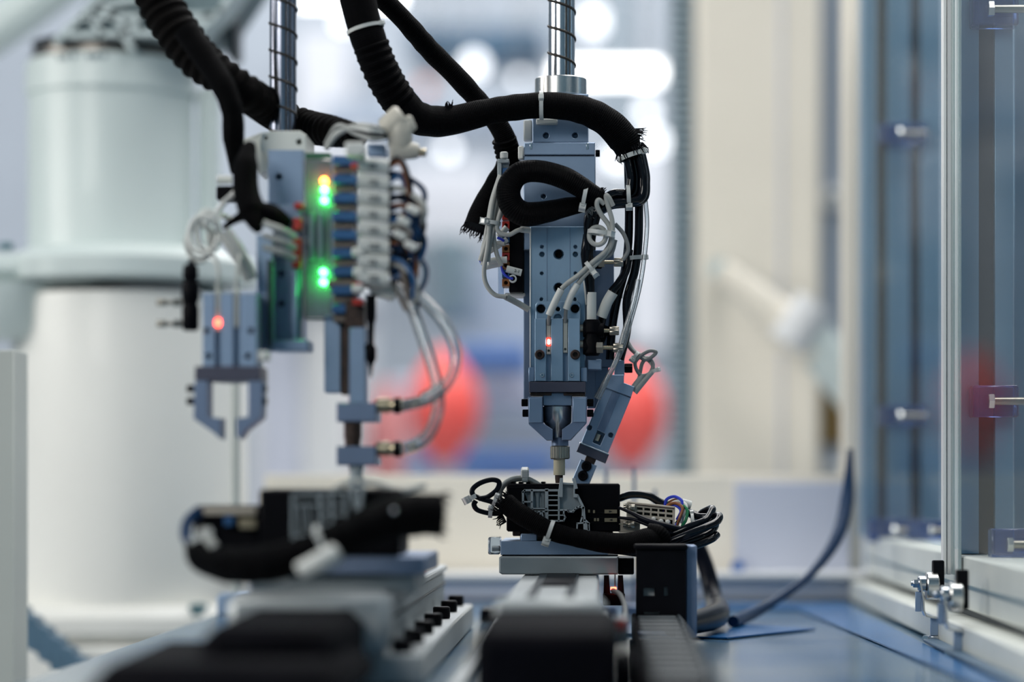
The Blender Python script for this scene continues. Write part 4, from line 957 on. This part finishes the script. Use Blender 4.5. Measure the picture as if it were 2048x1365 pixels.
bm = NB(); bx(bm, (-.066, 1.24, TZ - .02 + .024), (.011, 1.448, CAMZ - .078), .006); put('motor', bm, 'motor_black', a)
bm = NB(); bx(bm, (.012, 1.30, TZ + .006), (.020, 1.40, CAMZ - .098), .004); put('motor_plug', bm, 'motor_black', a)
bm = NB(); bx(bm, (-.068, 1.48, TZ), (.006, 2.22, TZ + .006), .001); put('base_flange', bm, 'actuator', a)

sp = thing('proximity_sensor', 'black forked sensor with a red light beside the right actuator', 'sensor', W(1226, 1240, 1.80))
for x in (1213, 1241): put('prong', prism([(x - 5, 1152), (x + 5, 1152), (x + 8, 1196), (x - 6, 1190)], 1.845, .008, .6), 'black_plastic', sp)
put('sensor_base', B(1206, 1188, 1250, 1212, 1.842, .014, .0008), 'black_plastic', sp)
put('sensor_led', B(1221, 1175, 1233, 1181, 1.838, .003, .0004), 'led_red', sp, label='small red light')
bm = NB(); cyl(bm, W(1230, 1150, 1.845), W(1230, 1176, 1.845), M(1.4, 1.84), n=8); put('flag_pin', bm, 'steel', sp)
put('cable', T([(1226, 1182, 1.838), (1240, 1190, 1.80), (1250, 1215, 1.74), (1248, 1240, 1.66), (1240, 1275, 1.58)], 5, n=10), 'grey_cable_dark', sp)
bm = NB(); cyl(bm, W(1242, 1250, 1.54), W(1242, 1250, 1.53), M(11, 1.54), n=18, bev=.0006)
bm2 = bm; ind = thing('red_indicator', 'round red indicator on a grey plug near the right motor', 'indicator', W(1242, 1278, 1.55))
put('lens', bm2, 'terminal_red', ind); put('housing', B(1226, 1236, 1260, 1290, 1.542, .02, .001), 'actuator', ind)

cb = thing('chain_bracket', 'black slotted bracket plate at the end of the cable chain', 'bracket', W(1330, 1310, 1.78))
put('plate', plate([(1272, 1096), (1372, 1096), (1372, 1262), (1272, 1262)], [rect(1287, 1177, 1309, 1193), rect(1328, 1175, 1336, 1193), rect(1288, 1225, 1320, 1230)], 1.78, .012, .0114, .8, .4), 'black_metal', cb)
for x0, y0, x1, y1 in ((1287, 1177, 1309, 1193), (1328, 1175, 1336, 1193), (1288, 1225, 1320, 1230)): put('slot_backing', B(x0, y0, x1, y1, 1.788, .001, 0), 'actuator_light', cb)
put('side_profile', B(1372, 1092, 1394, 1275, 1.79, .05, .0008), 'alu_dark', cb)
put('cap', B(1268, 1090, 1376, 1100, 1.776, .03, .001), 'black_plastic', cb)
ch = thing('cable_chain', 'dark grey cable chain of cross links lying towards the viewer', 'cable chain', (.042, 1.5, TZ))
lk = None
for i in range(15):
    y = 1.20 + i * .04
    if lk is None:
        bm = NB(); bx(bm, (.0275, y, CAMZ - .1012), (.0555, y + .015, CAMZ - .0998), .0005); lk = put('cross_link', bm, 'chain_grey', ch)
        bm = NB(); bx(bm, (.0235, y - .004, CAMZ - .117), (.027, y + .033, CAMZ - .099), .0012); rl = put('side_link', bm, 'motor_black', ch)
        bm = NB(); bx(bm, (.056, y - .004, CAMZ - .117), (.0595, y + .033, CAMZ - .099), .0012); rr_ = put('side_link', bm, 'slot_dark', ch)
    else:
        for s_ in (lk, rl, rr_):
            c_ = s_.copy(); COL.objects.link(c_); c_.parent = ch; c_.location = (0, i * .04, 0)
bm = NB(); bx(bm, (.022, 1.19, TZ + .0005), (.061, 1.78, CAMZ - .1175), .001); put('tray', bm, 'motor_black', ch)
# ------------------------------------------------------------------ left robot tool (nearer, out of focus)
spline_shaft(566, 1.76, 300, .3, 'dark blurred spline shaft above the left tool', 'chrome_shaded')
LS = 1.60
v = thing('tool_frame', 'blue grey plates and slide carrying the left gripper', 'slide unit', W(560, 705, 1.66))
put('shaft_clamp', plate([(520, 266), (548, 262), (600, 262), (612, 270), (612, 318), (540, 318), (520, 300)], [circ(598, 284, 6, 14), circ(520 + 12, 276, 4, 12)], 1.71, .05, .01), 'profile_light', v)
put('clamp_block', plate(rect(536, 300, 606, 412), [circ(558, 354, 7)], 1.69, .06, .012, 1.4), 'alu', v)
put('carrier_plate', plate(rect(513, 470, 545, 702), [], 1.637, .02, None, 1.2), 'alu', v)
put('slide_body', plate(rect(545.5, 410, 602, 700), [circ(563, 548, 6), circ(563, 608, 6)], 1.655, .03, .01, 1.2), 'alu_dark', v)
put('slide_rail', B(584, 540, 594, 690, 1.65, .008, .0005), 'alu', v)
put('slide_foot', B(543, 680, 616, 702, 1.64, .03, .0008), 'alu', v)
put('side_shim', B(534, 520, 541, 695, 1.628, .01, .0004), 'slot_dark', v)
put('white_tab', B(515, 702, 536, 722, 1.60, .012, .0008), 'sleeve_white', v)
put('white_bracket', prism([(478, 282), (520, 266), (545, 300), (548, 330), (520, 350), (500, 300)], 1.72, .03, 1.0), 'profile_light', v)

g = thing('pneumatic_gripper', 'blurred open two jaw gripper with a round red light at the left', 'gripper', W(458, 880, LS))
put('gripper_body', B(405, 586, 513, 738, LS + .006, .03, .0006), 'alu', g)
for x0, x1 in ((405, 430), (441, 467), (479, 513)):
    hl = [circ((x0 + x1) / 2, 713, 6, 14), circ((x0 + x1) / 2 + (6 if x0 > 450 else -4), 662, 6, 14)] if x0 != 441 else []
    put('body_rib', plate(rect(x0, 586, x1, 736), hl, LS, .008, .006, 1.0), 'alu', g)
for x0, y1, lit in ((431, 662, 1), (468, 655, 0)):
    s = put('position_sensor', B(x0, 578, x0 + 9.5, y1, LS + .001, .005, .0004), 'sensor_beige', g)
    if lit: put('sensor_led', B(x0 - .5, 639, x0 + 10, 652, LS - .001, .002, .0006), 'led_red', s, label='glowing red light')
put('jaw_guide', prism([(390, 733), (520, 733), (521, 760), (470, 764), (440, 764), (389, 760)], LS - .003, .034, 1.0), 'jaw_dark', g)
put('jaw', prism([(389, 762), (415, 762), (415, 834), (441, 837), (441, 879), (427, 866), (387, 838)], LS - .004, .022, 1.0), 'alu_dark', g)
put('jaw', prism([(497, 762), (525, 762), (523, 836), (490, 862), (480, 879), (472, 872), (472, 837), (497, 834)], LS - .004, .022, 1.0), 'alu_dark', g)
for x, y, s_ in ((381, 778, -1), (381, 803, -1), (527, 778, 1), (527, 803, 1)): side_screw(x, y, LS + .004, 14, 15, s_, g)
bm = NB(); d = LS + .008; u = M(1, d)
lathe(bm, W(381, 662, d), W(381, 530, d), [(0, 13 * u), (.05, 17 * u), (.35, 17 * u), (.4, 14 * u), (.5, 18 * u), (.7, 18 * u), (.76, 13 * u), (.8, 16 * u), (.97, 15 * u), (1, 12 * u)], 26)
put('elbow_valve', bm, 'black_plastic', g)
for y in (605, 648):
    bm = NB(); cyl(bm, W(368, y, d), W(316, y, d), 4.5 * u, n=12); knurl(bm, W(334, y, d), W(314, y, d), 7 * u, 14, .6 * u); cyl(bm, W(362, y, d), W(348, y, d), 9 * u, n=6); put('needle_valve', bm, 'nickel', g)
for x in (435, 473): put('sensor_lead', T([(x, 580, LS + .003), (x + 2, 540, LS + .006), (x - 14 + (x > 450) * 20, 500, LS + .02), (x - 20 + (x > 450) * 5, 470, LS + .04)], 4, n=10), 'grey_cable', g)

# grey cable coil above the gripper
co = thing('cable_coil', 'looped light grey cables hanging above the left gripper', 'cables', W(410, 520, 1.63))
for i, (cx, cy, rx, ry, t0) in enumerate(((408, 470, 30, 38, 0), (400, 486, 26, 36, .9), (414, 462, 20, 40, 2.0))):
    put('cable', T([(cx + rx * math.cos(t0 + k * .75), cy + ry * math.sin(t0 + k * .75), 1.62 + .003 * i + .0012 * k) for k in range(10)], 6.2, n=10, per=5), 'sleeve_white' if i != 1 else 'grey_cable', co)
put('cable', T([(428, 432, 1.63), (446, 408, 1.64), (470, 384, 1.66), (486, 350, 1.68), (488, 316, 1.70), (505, 285, 1.71)], 6, n=10), 'sleeve_white', co)
put('cable', T([(386, 520, 1.63), (380, 540, 1.62), (381, 560, 1.61)], 8, n=12), 'black_cable', co)
put('cable', T([(440, 430, 1.655), (470, 440, 1.665), (500, 428, 1.668), (520, 425, 1.668)], 6, n=10), 'sleeve_white', co)
put('marker_sleeve', T([(448, 465, 1.62), (475, 505, 1.62), (502, 560, 1.625)], [16, 17, 14], n=14), 'grey_cable', co)
put('marker_sleeve', T([(434, 360, 1.67), (462, 360, 1.67)], 9, n=12, per=3), 'sleeve_white', co)
tie_px(co, 430, 436, 1.62, .5, 1, 14, -1, 0, .4, 9, 1.1)

# black pouch of sleeve
bs = thing('black_sleeve', 'short black sleeve bulging left of the green lit board', 'cable sleeve', W(510, 480, 1.64))
put('sleeve', T([(500, 290, 1.66), (492, 330, 1.65), (492, 380, 1.645), (505, 425, 1.64), (516, 460, 1.632)], [12, 24, 27, 27, 10], n=22, wob=.03), 'braid', bs)
put('sleeve_branch', T([(505, 425, 1.645), (545, 432, 1.643), (580, 448, 1.646)], [24, 24, 10], n=18), 'braid', bs)
put('sleeve_branch', T([(500, 425, 1.645), (470, 440, 1.645), (446, 456, 1.645)], [14, 8, 5], n=14), 'braid', bs)
put('clip', B(432, 372, 480, 400, 1.70, .02, .001), 'black_plastic', bs)

# terminal board with lights
p = thing('terminal_board', 'green lit terminal board with blue clamps and white wire markers on the left tool', 'terminal board', W(680, 645, 1.66))
put('circuit_board', B(610, 306, 662, 640, 1.668, .004, .0006), 'pcb', p)
put('clear_case', B(608, 318, 664, 636, 1.655, .010, .001), 'acrylic_block', p)
for x in (618, 636): put('light_guide', B(x, 425, x + 10, 520, 1.652, .006, .0005), 'machine_teal', p)
for x, y, m in ((648, 361, 'led_orange'), (648, 380, 'led_green'), (648, 400, 'led_green'), (646, 544, 'led_green'), (646, 564, 'led_green')):
    bm = NB(); c_ = W(x, y, 1.650); lathe(bm, c_ + Vector((0, .004, 0)), c_ - Vector((0, .003, 0)), [(0, M(7, 1.65)), (.5, M(7, 1.65)), (.85, M(5, 1.65)), (1, M(2, 1.65))], 16); put('status_led', bm, m, p)
for i in range(9):
    y = 312 + i * 37
    put('clamp', B(664, y, 712, y + 19, 1.645, .03, .0008), 'terminal_blue', p); put('clamp_divider', B(666, y + 19, 708, y + 37, 1.65, .026, .0008), 'terminal_brown', p)
for i in range(8):
    y = 318 + i * 32
    mk = put('wire_marker', T([(716, y + 12, 1.638), (778, y + 16 + (i % 3), 1.64)], 15.5, n=14, per=3), 'sleeve_white', p)
    put('marker_print', B(738, y + 9, 752 + 3 * (i % 3), y + 19, 1.6325, .001, 0), 'grey_cable_dark', mk)
for x, y in ((714, 505), (716, 545), (714, 578)): 
    bm = NB(); cyl(bm, W(x - 10, y, 1.636), W(x + 14, y, 1.636), M(10, 1.636), n=16, bev=.001); put('ferrule', bm, 'sleeve_white', p)
for x, y in ((712, 326), (714, 565), (714, 598)): put('red_clamp', B(x - 10, y, x + 12, y + 12, 1.634, .01, .0008), 'terminal_red', p)
for x0, y0, y1 in ((588, 405, 418), (585, 436, 460), (584, 476, 536)): put('red_clamp', B(x0, y0, x0 + 18, y1, 1.645, .009, .0008), 'terminal_red', p)
for i, y in enumerate((452, 474, 496)): put('ferrule', T([(526, y - 6 + i * 2, 1.622), (560, y + 8, 1.625), (590, y + 22, 1.635)], [6, 8, 7], n=12), 'grey_cable', p)
rnd = random.Random(4)
for i in range(24):
    y = 326 + i * 9.5; m = ('black_cable', 'wire_brown', 'blue_cable', 'black_cable', 'terminal_blue', 'grey_cable', 'terminal_brown', 'blue_cable')[i % 8]; b_ = rnd.uniform(20, 62)
    put('wire', T([(776, y, 1.642), (790 + b_ * .4, y + rnd.uniform(-10, 14), 1.636 + .002 * (i % 4)), (790 + b_, y + 40, 1.634 + .002 * (i % 5)), (800 + b_ * .6, y + 84, 1.64), (786, min(y + 120, 560), 1.645)], rnd.uniform(3.6, 6.5), n=8), m, p)
for x, y in ((826, 420), (800, 470), (822, 492), (808, 442)):
    bm = NB(); cyl(bm, W(x - 12, y - 6, 1.628), W(x + 12, y + 6, 1.628), M(8, 1.628), n=12, bev=.001); put('ferrule', bm, 'sleeve_white', p)
put('lower_shell', prism([(735, 570), (800, 556), (806, 572), (780, 600), (742, 588)], 1.65, .02, 1.0), 'sleeve_white', p)

# white connectors at the top of the board and brass needle valves
wc = thing('valve_cluster', 'cream air fittings with brass needle valves at the top right of the left tool', 'air fittings', W(800, 330, 1.66))
bm = NB(); d = 1.69; u = M(1, d)
for a_, b_, r0, r1 in (((768, 262), (808, 232), 24, 28), ((800, 240), (800, 300), 26, 24), ((780, 300), (838, 302), 22, 16), ((810, 236), (824, 262), 14, 12)):
    lathe(bm, W(*a_, d), W(*b_, d), [(0, r0 * .8 * u), (.12, r0 * u), (.88, r1 * u), (1, r1 * .8 * u)], 20)
put('elbow', bm, 'fitting_cream', wc)
put('block', B(736, 288, 770, 312, 1.69, .03, .001), 'alu', wc)
for y, x in ((305, 826), (530, 812)):
    bm = NB(); cyl(bm, W(x - 20, y, d), W(x + 10, y, d), 10 * u, n=14, bev=u); knurl(bm, W(x + 6, y, d), W(x + 26, y, d), 8 * u, 14, .7 * u); put('needle_valve', bm, 'brass', wc)
put('valve_body', B(770, 512, 800, 548, 1.675, .03, .001), 'black_plastic', wc)
for i, dy in enumerate((0, 10, 20, 30)):
    put('air_tube', T([(652, 298 - dy * .3, 1.69), (676, 268 - dy * .5, 1.685), (712, 252 + dy * .5, 1.68), (745, 254 + dy * .8, 1.67), (772, 262 + dy * .4, 1.69)], 5.5, n=10), ('grey_cable', 'sleeve_white', 'black_cable', 'grey_cable')[i], wc)
put('white_cap', B(690, 284, 728, 311, 1.615, .02, .001), 'sleeve_white', wc)

# vacuum tool
vt = thing('vacuum_tool', 'blurred grey vacuum picker with two brass air connectors', 'vacuum tool', W(712, 965, 1.64))
VD = 1.64
put('rear_bar', B(648, 630, 682, 786, VD + .02, .02, .0008), 'alu', vt)
put('dark_rod', B(682, 636, 700, 790, VD + .018, .01, .0008), 'rust_black', vt)
put('main_bar', B(698, 655, 731, 808, VD, .02, .0008), 'alu', vt)
for y in (806, 893):
    put('manifold', plate(rect(673, y, 752, y + 38), [], VD - .008, .036, None, 2.5), 'alu_dark', vt)
    bm = NB(); u = M(1, VD); yy = y + 6
    lathe(bm, W(750, yy, VD), W(806, yy, VD), [(0, 10 * u), (.1, 15 * u), (.5, 16 * u), (.55, 12 * u), (.7, 15 * u), (.95, 15 * u), (1, 11 * u)], 20); put('air_connector', bm, 'brass', vt)
    bm = NB(); lathe(bm, W(788, yy, VD), W(802, yy, VD), [(0, 16 * u), (1, 16 * u)], 20); put('release_ring', bm, 'black_plastic', vt)
bm = NB(); lathe(bm, W(706, 896, VD), W(706, 842, VD), [(0, 16 * u), (.3, 16 * u), (.32, 18 * u), (1, 18 * u)], 20); put('piston_rod', bm, 'rust_black', vt)
bm = NB(); lathe(bm, W(713, 978, VD), W(713, 930, VD), [(0, 13 * u), (.4, 16 * u), (.6, 12 * u), (1, 16 * u)], 20); put('suction_tip', bm, 'grey_plastic', vt)
bm = NB(); lathe(bm, W(742, 755, VD), W(742, 590, VD), [(0, 2 * u), (.15, 5 * u), (.22, 11 * u), (.35, 11 * u), (.4, 6 * u), (.65, 7 * u), (.7, 10 * u), (1, 11 * u)], 16); put('probe', bm, 'black_plastic', vt)
put('probe_clip', B(728, 688, 742, 702, VD, .012, .0006), 'black_plastic', vt)
put('probe_clip', B(655, 560, 740, 575, VD + .006, .012, .0006), 'terminal_brown', vt)
put('stub_block', B(690, 600, 728, 658, VD + .004, .02, .001), 'rust_black', vt)

ah = thing('air_hose', 'two clear air hoses looping from the left board to the vacuum picker', 'air hoses', W(860, 900, 1.62))
put('hose', T([(796, 568, 1.645), (836, 592, 1.64), (876, 630, 1.63), (904, 676, 1.625), (912, 720, 1.62), (896, 765, 1.62), (858, 798, 1.625), (806, 812, 1.64)], 12, n=14), 'tube_clear', ah)
put('hose', T([(800, 575, 1.645), (822, 610, 1.64), (842, 665, 1.635), (860, 720, 1.63), (874, 770, 1.625), (876, 820, 1.62), (858, 868, 1.622), (828, 892, 1.63), (804, 899, 1.64)], 12.5, n=14), 'tube_clear', ah)
put('hose_clip', T([(846, 800, 1.61), (884, 776, 1.61)], 13, n=14, per=3), 'tube_clear', ah)

# corrugated hoses of the left robot
ch_ = thing('corrugated_hose', 'thick black corrugated hose coming down from the top left to the left tool', 'hose', W(480, 300, 1.72))
put('hose', T([(295, -60, 1.74), (318, 0, 1.74), (352, 60, 1.735), (398, 118, 1.73), (452, 158, 1.725), (510, 198, 1.74), (560, 232, 1.81), (610, 252, 1.815), (660, 262, 1.78), (716, 272, 1.74)], [44, 44, 44, 42, 37, 35, 33, 32, 30, 22], n=24, per=8, ridge=(.0085, .0010)), 'corrugated', ch_)
ch2 = thing('corrugated_hose', 'thinner black hose branching down beside the left clamp block', 'hose', W(465, 320, 1.68))
put('hose', T([(372, 60, 1.69), (412, 118, 1.685), (444, 168, 1.68), (464, 222, 1.68), (467, 280, 1.685), (470, 345, 1.70)], [26, 25, 24, 22, 22, 9], n=22, step=.0015, wob=.02), 'braid', ch2)

# ------------------------------------------------------------------ left workpiece
LW = 1.52
w = thing('workpiece_fixture', 'dark blurred fixture plate under the left wired module', 'fixture', W(690, 1190, 1.55))
put('fixture_plate', B(560, 1113, 851, 1150, LW + .01, .12, .001), 'alu_dark', w)
put('carriage', prism([(500, 1152), (830, 1152), (830, 1186), (500, 1186)], LW + .02, .10, 2.0), 'actuator', w)
put('riser', B(700, 1112.3, 790, 1114, LW + .03, .06, .001), 'black_metal', w)
k = thing('wired_module', 'blurred black module with grey rail clip in the left foreground', 'electronic module', W(640, 1112, LW + .02))
put('housing', B(518, 979, 800, 1112, LW + .008, .07, .0015), 'black_plastic', k)
put('side_housing', B(388, 1012, 520, 1110, LW + .02, .05, .0015), 'black_plastic', k)
put('side_strip', B(405, 1016, 512, 1030, LW + .014, .006, .0006), 'beige_plastic', k); put('connector_window', B(478, 1038, 512, 1058, LW + .012, .008, .0006), 'label_tan', k); put('blue_contact', B(448, 1034, 466, 1052, LW + .012, .008, .0006), 'terminal_blue', k)
lr = [([(585, 990), (585, 1090)], 5), ([(585, 990), (690, 986)], 5), ([(640, 990), (640, 1088)], 7), ([(585, 1010), (690, 1010)], 4), ([(600, 1010), (604, 1070)], 4), ([(616, 1012), (620, 1070)], 4), ([(662, 986), (664, 1086)], 6), ([(640, 1030), (690, 1030)], 4), ([(640, 1050), (690, 1050)], 4), ([(585, 1072), (660, 1072)], 5), ([(700, 966), (714, 1030)], 7), ([(724, 966), (716, 1030)], 7), ([(690, 986), (690, 1060)], 5)]
put('rail_clip', ribs(lr, LW - .002, .010), 'grey_plastic', k)
put('top_cable', T([(660, 985, LW + .03), (700, 966, LW + .03), (750, 968, LW + .03), (800, 982, LW + .03), (850, 972, LW + .04)], 7, n=10), 'grey_cable', k)
h = thing('harness_sleeve', 'thick blurred black harness sleeve across the left module', 'cable sleeve', W(620, 1150, 1.5))
put('sleeve', T([(880, 1030, 1.50), (830, 1030, 1.495), (770, 1040, 1.485), (700, 1070, 1.475), (620, 1105, 1.468), (540, 1128, 1.468), (460, 1132, 1.475), (404, 1118, 1.49), (384, 1092, 1.50)], [42, 44, 42, 38, 37, 38, 36, 28, 16], n=26, per=10, step=.0015, wob=.02), 'braid', h)
fray_tuft(h, 880, 1030, 1.50, 1, .1, 38, 50, 16)
put('cable', T([(386, 1096, 1.50), (372, 1070, 1.51), (378, 1042, 1.52), (400, 1022, 1.525)], 12, n=12), 'blue_cable', h)
tie_px(h, 648, 1090, 1.470, 1, -.45, 40, -.2, -.6, 1, 10)
put('tie_tail', T([(600, 1146, 1.42), (640, 1126, 1.42), (672, 1106, 1.425)], [20, 22, 20], n=16, per=4), 'sleeve_white', h, label='cream cable tie end')
tie_px(h, 398, 1075, 1.49, .5, 1, 20, .6, -1, .5, 11, 1.3)
put('marker_sleeve', T([(402, 1062, 1.485), (430, 1096, 1.48)], [10, 9], n=12, per=3), 'grey_cable', h)
bm = NB(); cc = W(787, 1023, 1.44); lathe(bm, cc + Vector((0, .003, 0)), cc - Vector((0, .002, 0)), [(0, M(5, 1.44)), (.6, M(5, 1.44)), (1, M(2, 1.44))], 14); put('glint_disc', bm, 'chrome', h)  # chrome disc put in for the blurred glint on the sleeve

# ------------------------------------------------------------------ left actuator
a = thing('linear_actuator', 'wide grey linear actuator in the left foreground with a row of black bolts', 'linear actuator', (-.18, 1.75, TZ))
bm = NB(); bx(bm, (-.222, 1.50, TZ + .012), (-.132, 2.05, CAMZ - .0775), .002); put('body', bm, 'actuator', a)
bm = NB(); bx(bm, (-.138, 1.50, CAMZ - .0775), (-.130, 2.06, CAMZ - .0725), .0012); put('top_lip', bm, 'actuator_light', a)
bm = NB(); bx(bm, (-.175, 1.60, CAMZ - .0774), (-.139, 2.045, CAMZ - .0765), .0003); put('red_cover_strip', bm, 'terminal_red', a)
bm = NB(); bx(bm, (-.1325, 1.50, CAMZ - .088), (-.1305, 2.05, CAMZ - .0865), .0003); put('side_groove', bm, 'slot_dark', a)
bm = NB(); bx(bm, (-.240, 1.47, TZ + .0005), (-.108, 2.06, TZ + .020), .0015); put('base_flange', bm, 'actuator_light', a)
bm = NB(); bx(bm, (-.2265, 1.462, TZ + .02), (-.128, 1.50, CAMZ - .069), .006); put('end_block', bm, 'actuator_light', a)
bm = NB(); bx(bm, (-.213, 1.28, TZ + .006), (-.142, 1.46, CAMZ - .078), .008); put('motor', bm, 'motor_black', a)
bm = NB(); bx(bm, (-.262, 1.22, TZ + .002), (-.132, 1.42, CAMZ - .094), .012); put('motor_cover', bm, 'motor_black', a)
b0 = None
for i in range(7):
    y = 2.03 - i * .092
    if b0 is None:
        bm = NB(); c_ = Vector((-.121, y, TZ + .020)); lathe(bm, c_, c_ + Vector((0, 0, .009)), [(0, .0062), (.15, .0066), (.9, .0066), (1, .0058)], 14); b0 = put('bolt', bm, 'black_metal', a)
    else:
        c_ = b0.copy(); COL.objects.link(c_); c_.parent = a; c_.location = (0, -i * .092, 0)
bm = NB(); bx(bm, (-.09, 1.2, TZ + .0003), (-.082, 2.3, TZ + .004), .0008); solo('table_rail', bm, 'actuator_light', 'thin pale rail on the table right of the wide actuator', 'rail')
bm = NB(); bx(bm, (-.105, 2.12, TZ + .001), (-.07, 2.17, TZ + .012), .001); solo('stop_block', bm, 'black_metal', 'small black stop on the table between the actuators', 'stop block')

# ------------------------------------------------------------------ the white robot at the left
RD = 2.58
rb_ = thing('scara_robot', 'large white robot column with ribbed grey cap at the left', 'robot', (W(260, 1215, RD).x, RD, 0))
u = M(1, RD); cx = W(260, 0, RD).x; z = lambda y, d=None: W(0, y, d or (RD - 100 * M(1, RD))).z
bm = NB(); lathe(bm, (cx, RD, z(1217, RD - 262 * u)), (cx, RD, z(590)), [(0, 232 * u), (.97, 230 * u), (1, 226 * u)], 64); put('base_column', bm, 'robot_cream', rb_)
bm = NB(); bx(bm, (cx - 300 * u, RD - 262 * u, z(1290, RD - 262 * u)), (cx + 230 * u, RD + 200 * u, z(1216, RD - 262 * u)), .012); put('base_plate', bm, 'robot_cream', rb_)
bm = NB(); bx(bm, (cx - 330 * u, RD - 268 * u, 0.0), (cx + 250 * u, RD + 220 * u, z(1293, RD - 262 * u)), .004); put('base_pedestal', bm, 'robot_cream', rb_)
bm = NB(); p_ = W(397, 1240, RD - 240 * u); cyl(bm, p_ , p_ + Vector((0, 0, .016)), .0095, n=6, bev=.001); cyl(bm, p_ + Vector((0, 0, -.002)), p_ + Vector((0, 0, .001)), .012, n=20); put('base_bolt', bm, 'bolt_teal', rb_)
bm = NB(); lathe(bm, (cx, RD, z(566)), (cx, RD, z(497)), [(0, 250 * u), (.08, 258 * u), (.6, 258 * u), (.75, 250 * u), (1, 205 * u)], 64)
put('arm_hub', bm, 'robot_white', rb_)
bm = NB(); bx(bm, (cx - 560 * u, RD - 190 * u, z(576)), (cx - 20 * u, RD + 150 * u, z(512)), .02); put('arm_link', bm, 'robot_white', rb_)
bm = NB(); lathe(bm, (cx - 220 * u, RD - .05, z(680)), (cx - 220 * u, RD - .05, z(570)), [(0, 80 * u), (.2, 100 * u), (1, 110 * u)], 40); put('arm_joint', bm, 'robot_white', rb_)
ux = W(223, 0, RD).x
bm = NB(); lathe(bm, (ux, RD, z(500)), (ux, RD, z(176)), [(0, 168 * u), (.03, 163 * u), (1, 163 * u)], 64); put('motor_housing', bm, 'robot_white', rb_)
bm = NB(); lathe(bm, (ux, RD, z(184)), (ux, RD, z(112)), [(0, 165 * u), (.06, 169 * u), (.92, 167 * u), (1, 160 * u)], 64); nb_ = put('upper_band', bm, 'robot_white', rb_)
for i, (x, w_) in enumerate(((152, 5), (166, 13), (184, 9), (212, 8), (226, 13), (243, 7))):
    yy = RD - math.sqrt(max(0, (168.5 * u) ** 2 - (W(x, 0, RD).x - ux) ** 2)); c_ = W(x + (x - PX) * 0, 141, RD)
    bm = NB(); bx(bm, (c_.x - w_ * .5 * u, yy - .0004, c_.z - 5 * u), (c_.x + w_ * .5 * u, yy + .002, c_.z + 5 * u)); put('print_mark', bm, 'machine_teal', nb_)
bm = NB(); lathe(bm, (ux, RD, z(114)), (ux, RD, z(84)), [(0, 158 * u), (.5, 158 * u), (.6, 150 * u), (1, 148 * u)], 64); put('polished_ring', bm, 'ring_bronze', rb_)
bm = NB(); lathe(bm, (ux, RD, z(86)), (ux, RD, z(76)), [(0, 152 * u), (1, 156 * u)], 64); put('seal_ring', bm, 'slot_dark', rb_)
# ribbed cast cap flaring upwards
ccx = ux + 60 * u
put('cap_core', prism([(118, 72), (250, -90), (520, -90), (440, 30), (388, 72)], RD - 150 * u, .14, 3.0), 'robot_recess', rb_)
rp = []
for x0, y0, x1, y1 in ((112, 82, 250, -60), (140, 70, 395, 62), (165, 35, 290, 30), (290, 30, 420, 30), (180, 30, 200, 66), (285, 28, 255, 62), (255, 62, 200, 10), (200, 10, 330, -10), (330, -10, 300, 30), (300, 30, 360, 64), (395, 62, 440, 20), (440, 20, 480, -40), (360, 64, 420, 28), (240, 62, 262, 95)):
    rp.append(([(x0, y0), (x1, y1)], 12))
put('cap_ribs', ribs(rp, RD - 172 * u, .06), 'robot_grey', rb_)
bm = T([(-120, 130, 2.95), (-20, 66, 2.95), (100, -20, 2.95), (240, -120, 2.95)], [46, 46, 46, 46], n=24)
put('cable_duct', bm, 'robot_white', rb_)
bm = NB(); q0, q1 = W(418, 610, RD), W(418, 172, RD); lathe(bm, q0, q1, [(0, 23 * u), (.97, 23 * u), (1, 10 * u)], 24); put('side_pipe', bm, 'robot_white', rb_)
bm = NB(); bx(bm, W(452, 115, RD - .02), W(486, 28, RD + .03), .003); put('cable_gland', bm, 'slot_dark', rb_)
bm = NB(); q0, q1 = W(12, 500, RD - .16), W(12, 486, RD - .16); cyl(bm, q0, q1, M(14, RD), n=6, bev=.001); put('arm_bolt', bm, 'bolt_teal', rb_)
bm = NB(); q0, q1 = W(471, 1230, 2.25), W(471, 720, 2.25); cyl(bm, q0, q1, M(9, 2.25), n=20); r_ = thing('support_rod', 'polished vertical rod behind the open gripper jaws', 'rod', W(471, 1230, 2.25)); put('rod', bm, 'post_grey', r_)
bm = NB(); bx(bm, (q0.x - .015, 2.235, TZ), (q0.x + .015, 2.265, TZ + .02), .002); put('foot', bm, 'alu', r_)
# left frame post and blue clamp arm
o_ = B(-90, 700, 28, 2900, 2.05, .05, .001); solo('aluminium_post', o_, 'post_grey', 'pale blurred upright at the left edge', 'post')
ba = thing('cable_carrier', 'blue grey toothed carrier strip slanting down at the lower left', 'cable carrier', W(80, 1345, 2.33))
for i in range(8):
    x, y = 40 + i * 24, 1245 + i * 21
    put('carrier_link', prism([(x - 16, y - 38), (x + 10, y - 26), (x + 16, y + 44), (x - 12, y + 32)], 2.33, .03, 1.5), 'carrier_blue', ba)
